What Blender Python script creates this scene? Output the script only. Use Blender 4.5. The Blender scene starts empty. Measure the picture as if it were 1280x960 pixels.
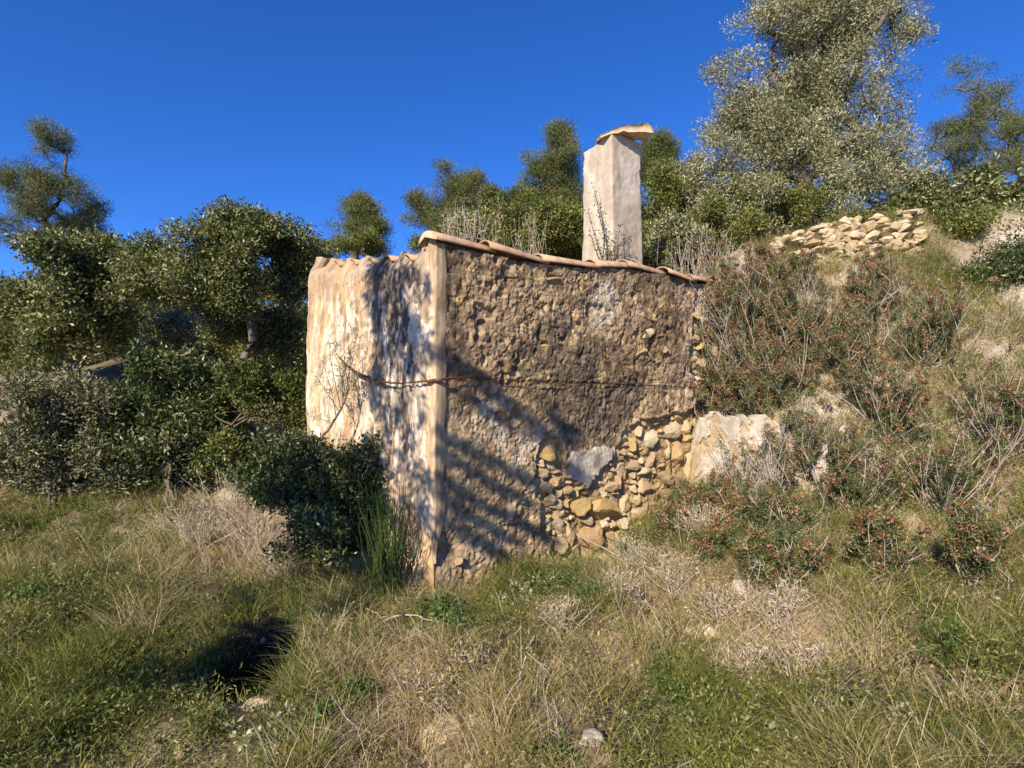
import bpy, math, random
import numpy as np
from mathutils import Vector

random.seed(7)
RNG = np.random.default_rng(7)
SC = bpy.context.scene
COL = SC.collection
rad = math.radians

# ------------------------------------------------------------------ camera, sky, sun, exposure
F = 720.0                       # focal length in pixels of the 1280 wide frame
PITCH = rad(2.6)
EYE = np.array([0.0, 0.0, 1.6])
cam_d = bpy.data.cameras.new('camera')
cam_d.sensor_width = 36.0
cam_d.lens = 36.0 * F / 1280.0
cam_d.clip_start = 0.05
cam_d.clip_end = 3000
cam = bpy.data.objects.new('camera', cam_d)
COL.objects.link(cam)
cam.location = EYE
cam.rotation_euler = (rad(90) + PITCH, 0, 0)
SC.camera = cam

SUN_EL = rad(31)
SUN_H = np.array([-0.42, -0.907])
SUN_H = SUN_H / np.linalg.norm(SUN_H)
SUN = np.array([SUN_H[0] * math.cos(SUN_EL), SUN_H[1] * math.cos(SUN_EL), math.sin(SUN_EL)])
w = bpy.data.worlds.new('World')
SC.world = w
w.use_nodes = True
nt = w.node_tree
nt.nodes.clear()
sky = nt.nodes.new('ShaderNodeTexSky')
sky.sky_type = 'NISHITA'
sky.sun_disc = False
sky.sun_elevation = SUN_EL
sky.sun_rotation = math.atan2(SUN_H[0], SUN_H[1])
sky.altitude = 1500
sky.air_density = 0.8
sky.dust_density = 0.0
sky.ozone_density = 5.0
hs = nt.nodes.new('ShaderNodeHueSaturation')
hs.inputs['Saturation'].default_value = 1.2
hs.inputs['Value'].default_value = 1.0
bg = nt.nodes.new('ShaderNodeBackground')
bg.inputs['Strength'].default_value = 0.105
wo = nt.nodes.new('ShaderNodeOutputWorld')
nt.links.new(sky.outputs[0], hs.inputs['Color'])
grade = nt.nodes.new('ShaderNodeMix')
grade.data_type = 'RGBA'
grade.blend_type = 'MULTIPLY'
grade.inputs[0].default_value = 1.0
grade.inputs[7].default_value = (1.05, 1.03, 1.36, 1)     # a very clear, dry winter sky
nt.links.new(hs.outputs[0], grade.inputs[6])
nt.links.new(grade.outputs[2], bg.inputs[0])
nt.links.new(bg.outputs[0], wo.inputs[0])

sl = bpy.data.lights.new('sun', 'SUN')
sl.energy = 5.0
sl.angle = rad(0.47)
sl.color = (1.0, 0.89, 0.72)
so = bpy.data.objects.new('sun', sl)
COL.objects.link(so)
so.rotation_euler = Vector(SUN).to_track_quat('Z', 'Y').to_euler()
so.location = (-6, -12, 14)

SC.view_settings.view_transform = 'Standard'
SC.view_settings.look = 'None'
SC.view_settings.gamma = 1.0
SC.view_settings.exposure = 0.72


# ------------------------------------------------------------------ small maths
def ray(px, py):
    u = (px - 640.0) / F
    v = (480.0 - py) / F
    c, s = math.cos(PITCH), math.sin(PITCH)
    return np.array([u, c - v * s, s + v * c])


def at(px, py, Y):
    d = ray(px, py)
    return EYE + d * (Y / d[1])


def hsh(ix, iy, iz):
    h = (ix.astype(np.int64) * 374761393 + iy.astype(np.int64) * 668265263 + iz.astype(np.int64) * 2147483647 * 3) & 0xFFFFFFFF
    h = ((h ^ (h >> 13)) * 1274126177) & 0xFFFFFFFF
    h = ((h ^ (h >> 16)) * 2246822519) & 0xFFFFFFFF
    return (h ^ (h >> 15)) & 0xFFFFFFFF


def noise(x, y, z=0.0, seed=0):
    """value noise with quintic fade, about -1..1"""
    x, y, z = np.broadcast_arrays(np.asarray(x, float), np.asarray(y, float), np.asarray(z, float) + seed * 17.31)
    xi, yi, zi = np.floor(x), np.floor(y), np.floor(z)
    fx, fy, fz = x - xi, y - yi, z - zi
    fx = fx * fx * fx * (fx * (fx * 6 - 15) + 10)
    fy = fy * fy * fy * (fy * (fy * 6 - 15) + 10)
    fz = fz * fz * fz * (fz * (fz * 6 - 15) + 10)
    r = 0
    for dx in (0, 1):
        wx = fx if dx else 1 - fx
        for dy in (0, 1):
            wy = fy if dy else 1 - fy
            for dz in (0, 1):
                wz = fz if dz else 1 - fz
                r = r + wx * wy * wz * (hsh(xi + dx, yi + dy, zi + dz) / 2147483648.0 - 1.0)
    return r


def fbm(x, y, z=0.0, seed=0, octv=4, gain=0.5):
    r, a, f, n = 0, 1.0, 1.0, 0.0
    for k in range(octv):
        r = r + a * noise(np.asarray(x) * f, np.asarray(y) * f, np.asarray(z) * f, seed + k * 3)
        n += a
        a *= gain
        f *= 2.03
    return r / n * 1.6


def worley(x, y, seed=0):
    xi, yi = np.floor(x), np.floor(y)
    f1 = np.full(x.shape, 9.0)
    f2 = np.full(x.shape, 9.0)
    idn = np.zeros(x.shape)
    for dx in (-1, 0, 1):
        for dy in (-1, 0, 1):
            cx, cy = xi + dx, yi + dy
            h = hsh(cx, cy, np.full_like(cx, seed))
            px = cx + (h & 0xFFFF) / 65536.0
            py = cy + ((h >> 16) & 0xFFFF) / 65536.0
            d = np.hypot(px - x, py - y)
            nearer = d < f1
            f2 = np.where(nearer, f1, np.minimum(f2, d))
            idn = np.where(nearer, (h % 1000) / 1000.0, idn)
            f1 = np.where(nearer, d, f1)
    return f1, f2, idn


def smooth(a, b, x):
    t = np.clip((x - a) / (b - a), 0, 1)
    return t * t * (3 - 2 * t)


def poly_dist(px, py, poly):
    """signed distance to a polygon, positive inside"""
    P = np.asarray(poly, float)
    n = len(P)
    inside = np.zeros(px.shape, bool)
    dmin = np.full(px.shape, 1e9)
    for i in range(n):
        ax, ay = P[i]
        bx, by = P[(i + 1) % n]
        ex, ey = bx - ax, by - ay
        t = np.clip(((px - ax) * ex + (py - ay) * ey) / (ex * ex + ey * ey), 0, 1)
        dmin = np.minimum(dmin, np.hypot(px - ax - t * ex, py - ay - t * ey))
        if ay != by:
            cr = ((ay > py) != (by > py)) & (px < (bx - ax) * (py - ay) / (by - ay) + ax)
            inside ^= cr
    return np.where(inside, dmin, -dmin)


def unit(v):
    return v / np.maximum(np.linalg.norm(v, axis=-1, keepdims=True), 1e-9)


# ------------------------------------------------------------------ objects
def mesh(name, verts, faces, smooth_=True, tint=None, col=None):
    """faces: list of (k, array(n,k)) or one array"""
    me = bpy.data.meshes.new(name)
    verts = np.asarray(verts, np.float32)
    if isinstance(faces, np.ndarray):
        faces = [faces]
    faces = [f for f in faces if len(f)]
    me.vertices.add(len(verts))
    me.vertices.foreach_set('co', verts.ravel())
    nl = sum(f.size for f in faces)
    nf = sum(len(f) for f in faces)
    me.loops.add(nl)
    me.loops.foreach_set('vertex_index', np.concatenate([f.ravel() for f in faces]).astype(np.int32))
    me.polygons.add(nf)
    tot = np.concatenate([np.full(len(f), f.shape[1]) for f in faces]).astype(np.int32)
    st = np.concatenate([[0], np.cumsum(tot)[:-1]]).astype(np.int32)
    me.polygons.foreach_set('loop_start', st)
    me.polygons.foreach_set('loop_total', tot)
    me.polygons.foreach_set('use_smooth', np.full(nf, smooth_, bool))
    me.update(calc_edges=True)
    if tint is not None:
        a = me.attributes.new('tint', 'FLOAT', 'POINT')
        a.data.foreach_set('value', np.asarray(tint, np.float32))
    if col is not None:
        a = me.attributes.new('col', 'FLOAT_COLOR', 'POINT')
        c4 = np.ones((len(verts), 4), np.float32)
        c4[:, :3] = col
        a.data.foreach_set('color', c4.ravel())
    return me


def obj(name, me, mat=None, parent=None, loc=None):
    o = bpy.data.objects.new(name, me)
    COL.objects.link(o)
    if mat is not None and me is not None and len(me.materials) == 0:
        me.materials.append(mat)
    if parent is not None:
        o.parent = parent
    if loc is not None:
        o.location = loc
    return o


def tag(o, label=None, cat=None, group=None, kind=None):
    if label:
        o['label'] = label
    if cat:
        o['category'] = cat
    if group:
        o['group'] = group
    if kind:
        o['kind'] = kind
    return o


def thing(name, label, cat, loc=(0, 0, 0), group=None):
    o = bpy.data.objects.new(name, None)
    COL.objects.link(o)
    o.empty_display_size = 0.1
    o.location = loc
    return tag(o, label, cat, group)


# ------------------------------------------------------------------ materials
def new_mat(name):
    m = bpy.data.materials.new(name)
    m.use_nodes = True
    n = m.node_tree
    n.nodes.clear()
    out = n.nodes.new('ShaderNodeOutputMaterial')
    p = n.nodes.new('ShaderNodeBsdfPrincipled')
    n.links.new(p.outputs[0], out.inputs[0])
    p.inputs['Specular IOR Level'].default_value = 0.25
    return m, n, p, out


def N(n, kind, **kw):
    nd = n.nodes.new(kind)
    for k, v in kw.items():
        if k in nd.inputs:
            nd.inputs[k].default_value = v
        else:
            setattr(nd, k, v)
    return nd


def ramp(n, stops):
    r = n.nodes.new('ShaderNodeValToRGB')
    el = r.color_ramp.elements
    while len(el) < len(stops):
        el.new(0.5)
    for e, (pos, c) in zip(el, stops):
        e.position = pos
        e.color = (c[0], c[1], c[2], 1)
    return r


def mixc(n, a, b, fac, mode='MIX'):
    m = n.nodes.new('ShaderNodeMix')
    m.data_type = 'RGBA'
    m.blend_type = mode
    for sock, v in ((m.inputs[6], a), (m.inputs[7], b), (m.inputs[0], fac)):
        if isinstance(v, (int, float)):
            sock.default_value = v
        elif isinstance(v, tuple):
            sock.default_value = (v[0], v[1], v[2], 1)
        else:
            n.links.new(v, sock)
    return m.outputs[2]


def rough_mat(name, stops, scale, bump=0.3, bscale=60, rough=0.9, use_col=False, grain=(0.72, 1.2), bdist=0.01, stretch=None):
    """mottled mineral surface; with use_col the regional colour comes from the mesh"""
    m, n, p, out = new_mat(name)
    tc = N(n, 'ShaderNodeTexCoord')
    src = tc.outputs['Object']
    if stretch:
        mp = N(n, 'ShaderNodeMapping')
        mp.inputs['Scale'].default_value = stretch
        n.links.new(src, mp.inputs[0])
        src = mp.outputs[0]
    n1 = N(n, 'ShaderNodeTexNoise', Scale=scale, Detail=8.0, Roughness=0.65)
    n2 = N(n, 'ShaderNodeTexNoise', Scale=bscale, Detail=6.0, Roughness=0.7)
    n.links.new(src, n1.inputs['Vector'])
    n.links.new(src, n2.inputs['Vector'])
    if use_col:
        at_ = N(n, 'ShaderNodeAttribute', attribute_name='col')
        base = at_.outputs['Color']
        r = ramp(n, [(0.3, (grain[0],) * 3), (0.7, (grain[1],) * 3)])
        n.links.new(n1.outputs[0], r.inputs[0])
        base = mixc(n, base, r.outputs[0], 1.0, 'MULTIPLY')
    else:
        r = ramp(n, stops)
        n.links.new(n1.outputs[0], r.inputs[0])
        base = r.outputs[0]
    r2 = ramp(n, [(0.25, (0.7, 0.7, 0.7)), (0.75, (1.25, 1.22, 1.18))])
    n.links.new(n2.outputs[0], r2.inputs[0])
    base = mixc(n, base, r2.outputs[0], 0.8, 'MULTIPLY')
    n.links.new(base, p.inputs['Base Color'])
    p.inputs['Roughness'].default_value = rough
    b = N(n, 'ShaderNodeBump', Strength=bump, Distance=bdist)
    n.links.new(n2.outputs[0], b.inputs['Height'])
    n.links.new(b.outputs[0], p.inputs['Normal'])
    return m


def rand_tone(m, lo=0.75, hi=1.2):
    """multiply base colour by a per-object tone so alike pieces differ"""
    n = m.node_tree
    p = next(x for x in n.nodes if x.type == 'BSDF_PRINCIPLED')
    src = p.inputs['Base Color'].links[0].from_socket
    oi = N(n, 'ShaderNodeObjectInfo')
    r = ramp(n, [(0.0, (lo, lo * 0.97, lo * 0.92)), (0.5, (1, 0.97, 0.9)), (1.0, (hi, hi, hi))])
    n.links.new(oi.outputs['Random'], r.inputs[0])
    n.links.new(mixc(n, src, r.outputs[0], 1.0, 'MULTIPLY'), p.inputs['Base Color'])
    return m


def leaf_mat(name, stops, transl=0.3, rough=0.5, spec=0.3):
    m, n, p, out = new_mat(name)
    a = N(n, 'ShaderNodeAttribute', attribute_name='tint')
    r = ramp(n, stops)
    n.links.new(a.outputs['Fac'], r.inputs[0])
    n.links.new(r.outputs[0], p.inputs['Base Color'])
    p.inputs['Roughness'].default_value = rough
    p.inputs['Specular IOR Level'].default_value = spec
    t = N(n, 'ShaderNodeBsdfTranslucent')
    n.links.new(mixc(n, r.outputs[0], (1.0, 1.0, 0.5), 1.0, 'MULTIPLY'), t.inputs[0])
    mx = N(n, 'ShaderNodeMixShader')
    mx.inputs[0].default_value = transl
    n.links.new(p.outputs[0], mx.inputs[1])
    n.links.new(t.outputs[0], mx.inputs[2])
    n.links.new(mx.outputs[0], out.inputs[0])
    return m


M = {}
M['crust'] = rough_mat('crust_render', None, 9, bump=0.8, bscale=95, use_col=True, bdist=0.012)
M['lime'] = rough_mat('lime_wash', None, 7, bump=0.25, bscale=55, use_col=True, bdist=0.006, grain=(0.72, 1.2), stretch=(1.6, 1.6, 0.4))
M['chimney'] = rough_mat('chimney_plaster', None, 6, bump=0.25, bscale=40, use_col=True, bdist=0.008, grain=(0.85, 1.12))
M['stone'] = rand_tone(rough_mat('wall_stone', [(0.3, (0.36, 0.25, 0.13)), (0.5, (0.56, 0.43, 0.255)), (0.7, (0.66, 0.53, 0.34))], 14, bump=0.9, bscale=80), 0.78, 1.15)
M['stone_orange'] = rough_mat('orange_stone', [(0.25, (0.32, 0.19, 0.09)), (0.5, (0.48, 0.32, 0.16)), (0.75, (0.58, 0.44, 0.26))], 12, bump=0.9, bscale=70)
M['stone_pale'] = rand_tone(rough_mat('pale_stone', [(0.25, (0.42, 0.32, 0.20)), (0.5, (0.58, 0.47, 0.31)), (0.75, (0.68, 0.58, 0.42))], 8, bump=0.9, bscale=60))
M['stone_gold'] = rough_mat('golden_stone', [(0.25, (0.36, 0.22, 0.07)), (0.5, (0.54, 0.37, 0.14)), (0.75, (0.66, 0.50, 0.26))], 10, bump=0.9, bscale=60)
M['rock'] = rough_mat('limestone', [(0.25, (0.28, 0.235, 0.18)), (0.5, (0.44, 0.38, 0.31)), (0.75, (0.58, 0.53, 0.45))], 5, bump=0.5, bscale=35, bdist=0.02)
M['whiteplaster'] = rough_mat('white_plaster', [(0.3, (0.36, 0.34, 0.31)), (0.5, (0.55, 0.53, 0.49)), (0.75, (0.68, 0.66, 0.62))], 14, bump=0.5, bscale=80)
M['tile'] = rand_tone(rough_mat('roof_tile', [(0.28, (0.17, 0.11, 0.07)), (0.42, (0.36, 0.225, 0.135)), (0.58, (0.46, 0.31, 0.20)), (0.72, (0.56, 0.46, 0.34))], 11, bump=0.45, bscale=90, bdist=0.005), 0.75, 1.15)
M['mortar'] = rough_mat('roof_mortar', [(0.25, (0.22, 0.16, 0.10)), (0.5, (0.36, 0.28, 0.19)), (0.75, (0.46, 0.38, 0.27))], 14, bump=0.6, bscale=60)
M['soil'] = rough_mat('dry_soil', None, 5, bump=0.7, bscale=45, use_col=True, bdist=0.03)
M['bark'] = rough_mat('bark', [(0.25, (0.05, 0.04, 0.03)), (0.5, (0.12, 0.10, 0.08)), (0.75, (0.22, 0.19, 0.16))], 20, bump=0.6, bscale=60, stretch=(1, 1, 0.3))
M['twig'] = rough_mat('grey_twig', [(0.25, (0.24, 0.18, 0.14)), (0.5, (0.42, 0.345, 0.28)), (0.75, (0.58, 0.50, 0.43))], 25, bump=0.2, bscale=60)
M['darktwig'] = rough_mat('brown_twig', [(0.25, (0.06, 0.045, 0.03)), (0.5, (0.13, 0.10, 0.07)), (0.75, (0.22, 0.17, 0.12))], 25, bump=0.2, bscale=60)
M['rust'] = rough_mat('rusty_iron', [(0.25, (0.05, 0.025, 0.015)), (0.5, (0.12, 0.05, 0.025)), (0.75, (0.22, 0.10, 0.05))], 40, bump=0.4, bscale=120, rough=0.8)

M['olive'] = leaf_mat('olive_leaf', [(0.0, (0.055, 0.06, 0.03)), (0.45, (0.18, 0.18, 0.08)), (0.75, (0.33, 0.32, 0.165)), (1.0, (0.50, 0.48, 0.29))], 0.2, 0.45, 0.4)
M['pine'] = leaf_mat('pine_needle', [(0.0, (0.035, 0.042, 0.014)), (0.5, (0.105, 0.135, 0.036)), (0.85, (0.19, 0.21, 0.062)), (1.0, (0.22, 0.16, 0.07))], 0.2)
M['oak'] = leaf_mat('oak_leaf', [(0.0, (0.03, 0.042, 0.012)), (0.5, (0.10, 0.12, 0.028)), (0.85, (0.20, 0.215, 0.055)), (1.0, (0.32, 0.31, 0.14))], 0.25, 0.4, 0.5)
M['shrub'] = leaf_mat('shrub_leaf', [(0.0, (0.035, 0.05, 0.012)), (0.5, (0.125, 0.15, 0.030)), (0.85, (0.235, 0.25, 0.055)), (1.0, (0.36, 0.31, 0.11))], 0.3)
M['bush'] = leaf_mat('bush_leaf', [(0.0, (0.016, 0.030, 0.008)), (0.5, (0.05, 0.078, 0.018)), (0.85, (0.12, 0.15, 0.038)), (1.0, (0.26, 0.25, 0.11))], 0.25, 0.4, 0.5)
M['heather'] = leaf_mat('heather_leaf', [(0.0, (0.035, 0.048, 0.016)), (0.5, (0.105, 0.13, 0.036)), (1.0, (0.21, 0.22, 0.07))], 0.2)
M['heatherflower'] = leaf_mat('heather_flower', [(0.0, (0.14, 0.05, 0.026)), (0.5, (0.31, 0.125, 0.068)), (1.0, (0.50, 0.29, 0.18))], 0.25)
M['grass'] = leaf_mat('grass_blade', [(0.0, (0.045, 0.07, 0.014)), (0.3, (0.155, 0.185, 0.034)), (0.5, (0.32, 0.285, 0.075)), (0.7, (0.43, 0.325, 0.155)), (0.85, (0.56, 0.43, 0.265)), (1.0, (0.62, 0.54, 0.43))], 0.3, 0.6, 0.2)
M['weed'] = leaf_mat('weed_leaf', [(0.0, (0.04, 0.07, 0.02)), (0.5, (0.10, 0.15, 0.04)), (1.0, (0.20, 0.25, 0.08))], 0.3, 0.6, 0.12)


# ------------------------------------------------------------------ house frame
CX, CY = -0.535, 4.0
RD = np.array([math.cos(rad(38)), math.sin(rad(38))])          # along the long rough wall
RN = np.array([RD[1], -RD[0]])                                 # its outward normal
LE = np.array([-1.71, 4.75])                                   # far end of the short wall
LD = LE - np.array([CX, CY])
LLEN = float(np.linalg.norm(LD))
LD = LD / LLEN
LN = np.array([-LD[1], LD[0]])
if LN[1] > 0:
    LN = -LN
RLEN = 4.7


def plane_hit(px, py, d2, n2):
    d = ray(px, py)
    k = ((CX - EYE[0]) * n2[0] + (CY - EYE[1]) * n2[1]) / (d[0] * n2[0] + d[1] * n2[1])
    p = EYE + d * k
    return (p[0] - CX) * d2[0] + (p[1] - CY) * d2[1], p[2]


def rw(px, py):
    return plane_hit(px, py, RD, RN)


def lw(px, py):
    return plane_hit(px, py, LD, LN)


def RW(t, z, off=0.0):
    return np.stack([CX + RD[0] * t + RN[0] * off, CY + RD[1] * t + RN[1] * off, z + 0 * t], -1)


def LW(s, z, off=0.0):
    return np.stack([CX + LD[0] * s + LN[0] * off, CY + LD[1] * s + LN[1] * off, z + 0 * s], -1)


def rpoly(pts):
    return [rw(*p) for p in pts]


# top line of the rough wall (under the tiles) and of the short wall
RTOP = np.array([rw(*p) for p in [(546, 303), (575, 310), (612, 319), (645, 326), (680, 331), (715, 335), (745, 335), (790, 337), (840, 346), (880, 354), (910, 360)]])
RTOP = np.vstack([RTOP, [RLEN + 0.1, RTOP[-1, 1] + 0.03]])
LTOP = np.array([lw(*p) for p in [(545, 293), (536, 299), (526, 306), (505, 311), (480, 314), (455, 317), (420, 322), (388, 321)]])


def rtop(t):
    return np.interp(t, RTOP[:, 0], RTOP[:, 1])


def ltop(s):
    return np.interp(s, LTOP[:, 0], LTOP[:, 1])


# ------------------------------------------------------------------ terrain
CTRL = []


def ctl(px, py, Y, dz=0.0):
    p = at(px, py, Y)
    CTRL.append((p[0], p[1], p[2] + dz))


CTRL += [(0, 0, 0), (-2, 0, -.1), (2, 0, .15), (0, -3, -.5), (-4, -2, -.3), (4, -2, .1), (0, 1.5, .02), (-6, 1, .1), (6, 1, .6)]
ctl(640, 960, 2.5); ctl(340, 955, 2.55); ctl(460, 955, 2.5); ctl(1000, 940, 2.45, .05); ctl(860, 955, 2.45)
ctl(540, 748, 3.95); ctl(620, 737, 4.2); ctl(690, 722, 4.3); ctl(770, 704, 4.75); ctl(770, 692, 5.08); ctl(820, 652, 5.2); ctl(820, 644, 5.48); ctl(870, 628, 5.6); ctl(872, 622, 5.88); ctl(905, 612, 5.8); ctl(705, 716, 4.62)
ctl(640, 820, 3.2); ctl(760, 790, 3.5); ctl(880, 790, 3.4); ctl(1000, 790, 3.1); ctl(1000, 700, 3.7); ctl(900, 690, 4.1)
ctl(1000, 620, 4.9); ctl(1000, 500, 5.6); ctl(950, 560, 5.4); ctl(1000, 400, 6.2); ctl(950, 400, 6.25); ctl(980, 330, 6.8); ctl(915, 355, 6.75)
ctl(1000, 300, 7.1, -.05); ctl(1150, 300, 6.9); ctl(1150, 420, 5.7); ctl(1150, 560, 4.9); ctl(1150, 700, 3.9); ctl(1270, 700, 3.6); ctl(1270, 400, 5.6)
ctl(460, 745, 4.0); ctl(420, 790, 3.5); ctl(480, 860, 3.0); ctl(380, 720, 4.4); ctl(300, 640, 5.2); ctl(330, 690, 4.6); ctl(290, 745, 3.9)
ctl(320, 870, 2.95); ctl(200, 870, 2.9); ctl(200, 740, 3.9); ctl(60, 740, 3.8); ctl(150, 640, 5.2); ctl(330, 600, 5.7); ctl(380, 640, 5.0); ctl(280, 520, 6.8); ctl(120, 520, 6.8)
ctl(320, 470, 9.0); ctl(180, 450, 9.5); ctl(10, 560, 6.0)
CTRL += [(-2.6, 7.2, 1.5), (-0.5, 8.6, 2.5), (-2.5, 10, 2.6), (1.2, 8.7, 3.15), (3.2, 8.3, 3.8), (4.5, 9, 4.4), (6.5, 8, 4.6), (0, 11, 3.9), (2, 10.5, 4.3), (4, 12, 5.7),
         (8, 12, 5.6), (-6, 11, 2.6), (-8, 7, 1.6), (8, 5, 2.8), (0.4, 6.2, 1.6), (-0.4, 5.6, 1.0), (0.9, 6.9, 2.0)]
CT = np.array(CTRL)


def tps_fit(C, lam=0.02):
    n = len(C)
    d = np.hypot(C[:, None, 0] - C[None, :, 0], C[:, None, 1] - C[None, :, 1])
    K = np.where(d > 0, d * d * np.log(d + 1e-12), 0) + lam * np.eye(n)
    P = np.c_[np.ones(n), C[:, :2]]
    A = np.block([[K, P], [P.T, np.zeros((3, 3))]])
    return np.linalg.solve(A, np.r_[C[:, 2], 0, 0, 0])


TW = tps_fit(CT)


def hill(x, y):
    yy = np.clip(y, -60, 70)
    z = 0.35 + 0.245 * yy + 0.03 * np.clip(x, -40, 40) - 0.0015 * np.clip(yy, 0, 70) ** 2 * 0.4
    z = z + 1.2 * fbm(x * 0.05, y * 0.05, 0, 5, 3) * smooth(12, 40, np.hypot(x, y))
    z = z - 0.5 * smooth(0, 30, -y) * 4
    return z


def ground_z(x, y, detail=True):
    x = np.asarray(x, float)
    y = np.asarray(y, float)
    sh = x.shape
    xf, yf = x.ravel(), y.ravel()
    zt = np.zeros(xf.shape)
    xc, yc = np.clip(xf, -9, 9), np.clip(yf, -4, 13)
    for a in range(0, len(xf), 20000):
        b = slice(a, a + 20000)
        d = np.hypot(xc[b, None] - CT[None, :, 0], yc[b, None] - CT[None, :, 1])
        zt[b] = (np.where(d > 0, d * d * np.log(d + 1e-12), 0) @ TW[:len(CT)]) + TW[-3] + TW[-2] * xc[b] + TW[-1] * yc[b]
    out = np.maximum(np.maximum(np.abs(xf) - 6.5, 0) / 4.0, np.maximum(np.maximum(yf - 10, -1.0 - yf), 0) / 4.5)
    wt = 1 - smooth(0.0, 1.0, out)
    z = zt * wt + hill(xf, yf) * (1 - wt)
    # the dark hollow in the bank at the left
    px, py = -1.44, 3.28
    q = np.hypot((xf - px) / 0.22, (yf - py) / 0.27)
    z = z - 0.95 * (1 - smooth(0.55, 1.15, q + 0.12 * noise(xf * 5, yf * 5, 0, 3)))
    if detail:
        z = z + 0.06 * fbm(xf * 1.6, yf * 1.6, 0, 11, 4) + 0.05 * noise(xf * 3.4, yf * 3.4, 0, 13) + 0.02 * fbm(xf * 7, yf * 7, 0, 12, 3)
    return z.reshape(sh)


def gz(x, y):
    return float(ground_z(np.array([x]), np.array([y]))[0])


def grow(a, b, step, far, rate=1.16):
    c = list(np.arange(a, b + 1e-6, step))
    s, lo, hi = step, a, b
    while hi < far:
        s *= rate
        hi += s
        lo -= s
        c.append(hi)
        c.insert(0, lo)
    return np.array(c)


gx = grow(-4.6, 4.8, 0.045, 900)
gy = grow(1.6, 8.2, 0.045, 900)
GX, GY = np.meshgrid(gx, gy)
GZ = ground_z(GX, GY)
nx, ny = len(gx), len(gy)
ii = (np.arange(ny - 1)[:, None] * nx + np.arange(nx - 1)[None, :]).ravel()
quads = np.stack([ii, ii + 1, ii + nx + 1, ii + nx], -1)
m1 = smooth(-0.3, 0.4, fbm(GX * 0.9, GY * 0.9, 0, 21, 4)).ravel()[:, None]
m2 = smooth(0.25, 0.6, fbm(GX * 2.3, GY * 2.3, 0, 22, 4)).ravel()[:, None]
scol = np.array([0.20, 0.145, 0.085]) * (1 - m1) + np.array([0.34, 0.26, 0.165]) * m1
scol = scol * (1 - 0.75 * m2) + np.array([0.47, 0.38, 0.26]) * 0.75 * m2
# pale limestone earth of the steep bank at the right
bk = (smooth(1.4, 2.3, GX) * smooth(4.4, 5.0, GY) * (1 - smooth(7.2, 8.2, GY))).ravel()[:, None] * (0.35 + 0.65 * smooth(-0.2, 0.35, fbm(GX * 1.7, GY * 1.7, GZ * 1.5, 23, 4)).ravel()[:, None])
scol = scol * (1 - bk) + np.array([0.50, 0.42, 0.33]) * bk
# deep shade of the hollow, painted into the soil colour
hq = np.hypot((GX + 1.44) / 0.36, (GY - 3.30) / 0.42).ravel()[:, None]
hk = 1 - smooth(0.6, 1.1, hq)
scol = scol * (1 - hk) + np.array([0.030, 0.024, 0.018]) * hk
far = smooth(8, 14, np.hypot(GX, GY)).ravel()[:, None]
scol = scol * (1 - far) + np.array([0.10, 0.095, 0.045]) * far
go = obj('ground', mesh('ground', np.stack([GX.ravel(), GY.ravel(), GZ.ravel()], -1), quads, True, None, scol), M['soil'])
tag(go, 'dry stony hillside soil under the grass', None, None, 'structure')

# ------------------------------------------------------------------ the hut
hut = thing('stone_hut', 'weathered lime plastered stone hut with tiled roof and square chimney', 'hut', (CX, CY, gz(CX, CY)))
HO = np.array(hut.location)


def part(name, me, mat, parent=None):
    o = obj(name, me, mat, parent or hut)
    if parent is None:
        o.matrix_parent_inverse = hut.matrix_world.inverted()
        o.location = tuple(-HO)      # vertices are in world space
        o.matrix_parent_inverse.identity()
    return o


def grid_faces(nu, nv):
    i = (np.arange(nv - 1)[:, None] * nu + np.arange(nu - 1)[None, :]).ravel()
    return np.stack([i, i + 1, i + nu + 1, i + nu], -1)


# ---- long rough wall
FALL = rpoly([(676, 552), (690, 543), (702, 556), (708, 585), (724, 606), (738, 609), (748, 592), (772, 566), (782, 536), (800, 520), (828, 524),
              (850, 514), (880, 505), (930, 500), (940, 640), (860, 690), (760, 730), (700, 735), (690, 700), (676, 650), (668, 600)])
WHITE = rpoly([(709, 580), (716, 566), (726, 560), (748, 557), (770, 556), (769, 570), (752, 586), (744, 594), (738, 606), (724, 602), (713, 594)])
RENDER_END = rpoly([(868, 300), (872, 360), (862, 420), (868, 480), (872, 520), (1300, 520), (1300, 300)])
nu, nv = 680, 420
tt = np.linspace(0.0, RLEN, nu)
zr = np.linspace(0, 1, nv)
T, ZR = np.meshgrid(tt, zr)
zb = -0.15
Z = zb + ZR * (rtop(T) - zb)
warp_t = T + 0.06 * fbm(T * 6, Z * 6, 0, 31, 4)
warp_z = Z + 0.05 * fbm(T * 6, Z * 6, 0, 32, 4)
dfall = poly_dist(warp_t, warp_z, FALL)
dwhite = poly_dist(warp_t, warp_z, WHITE) + 0.012 * noise(T * 30, Z * 30, 0, 48)
dend = poly_dist(warp_t, warp_z, RENDER_END)
fall = smooth(-0.012, 0.018, dfall)
white = smooth(-0.006, 0.006, dwhite)
rend = smooth(-0.02, 0.03, dend)
zgro = rw(700, 478)[1]
low = 1 - smooth(zgro - 0.03, zgro + 0.01, Z)
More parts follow.
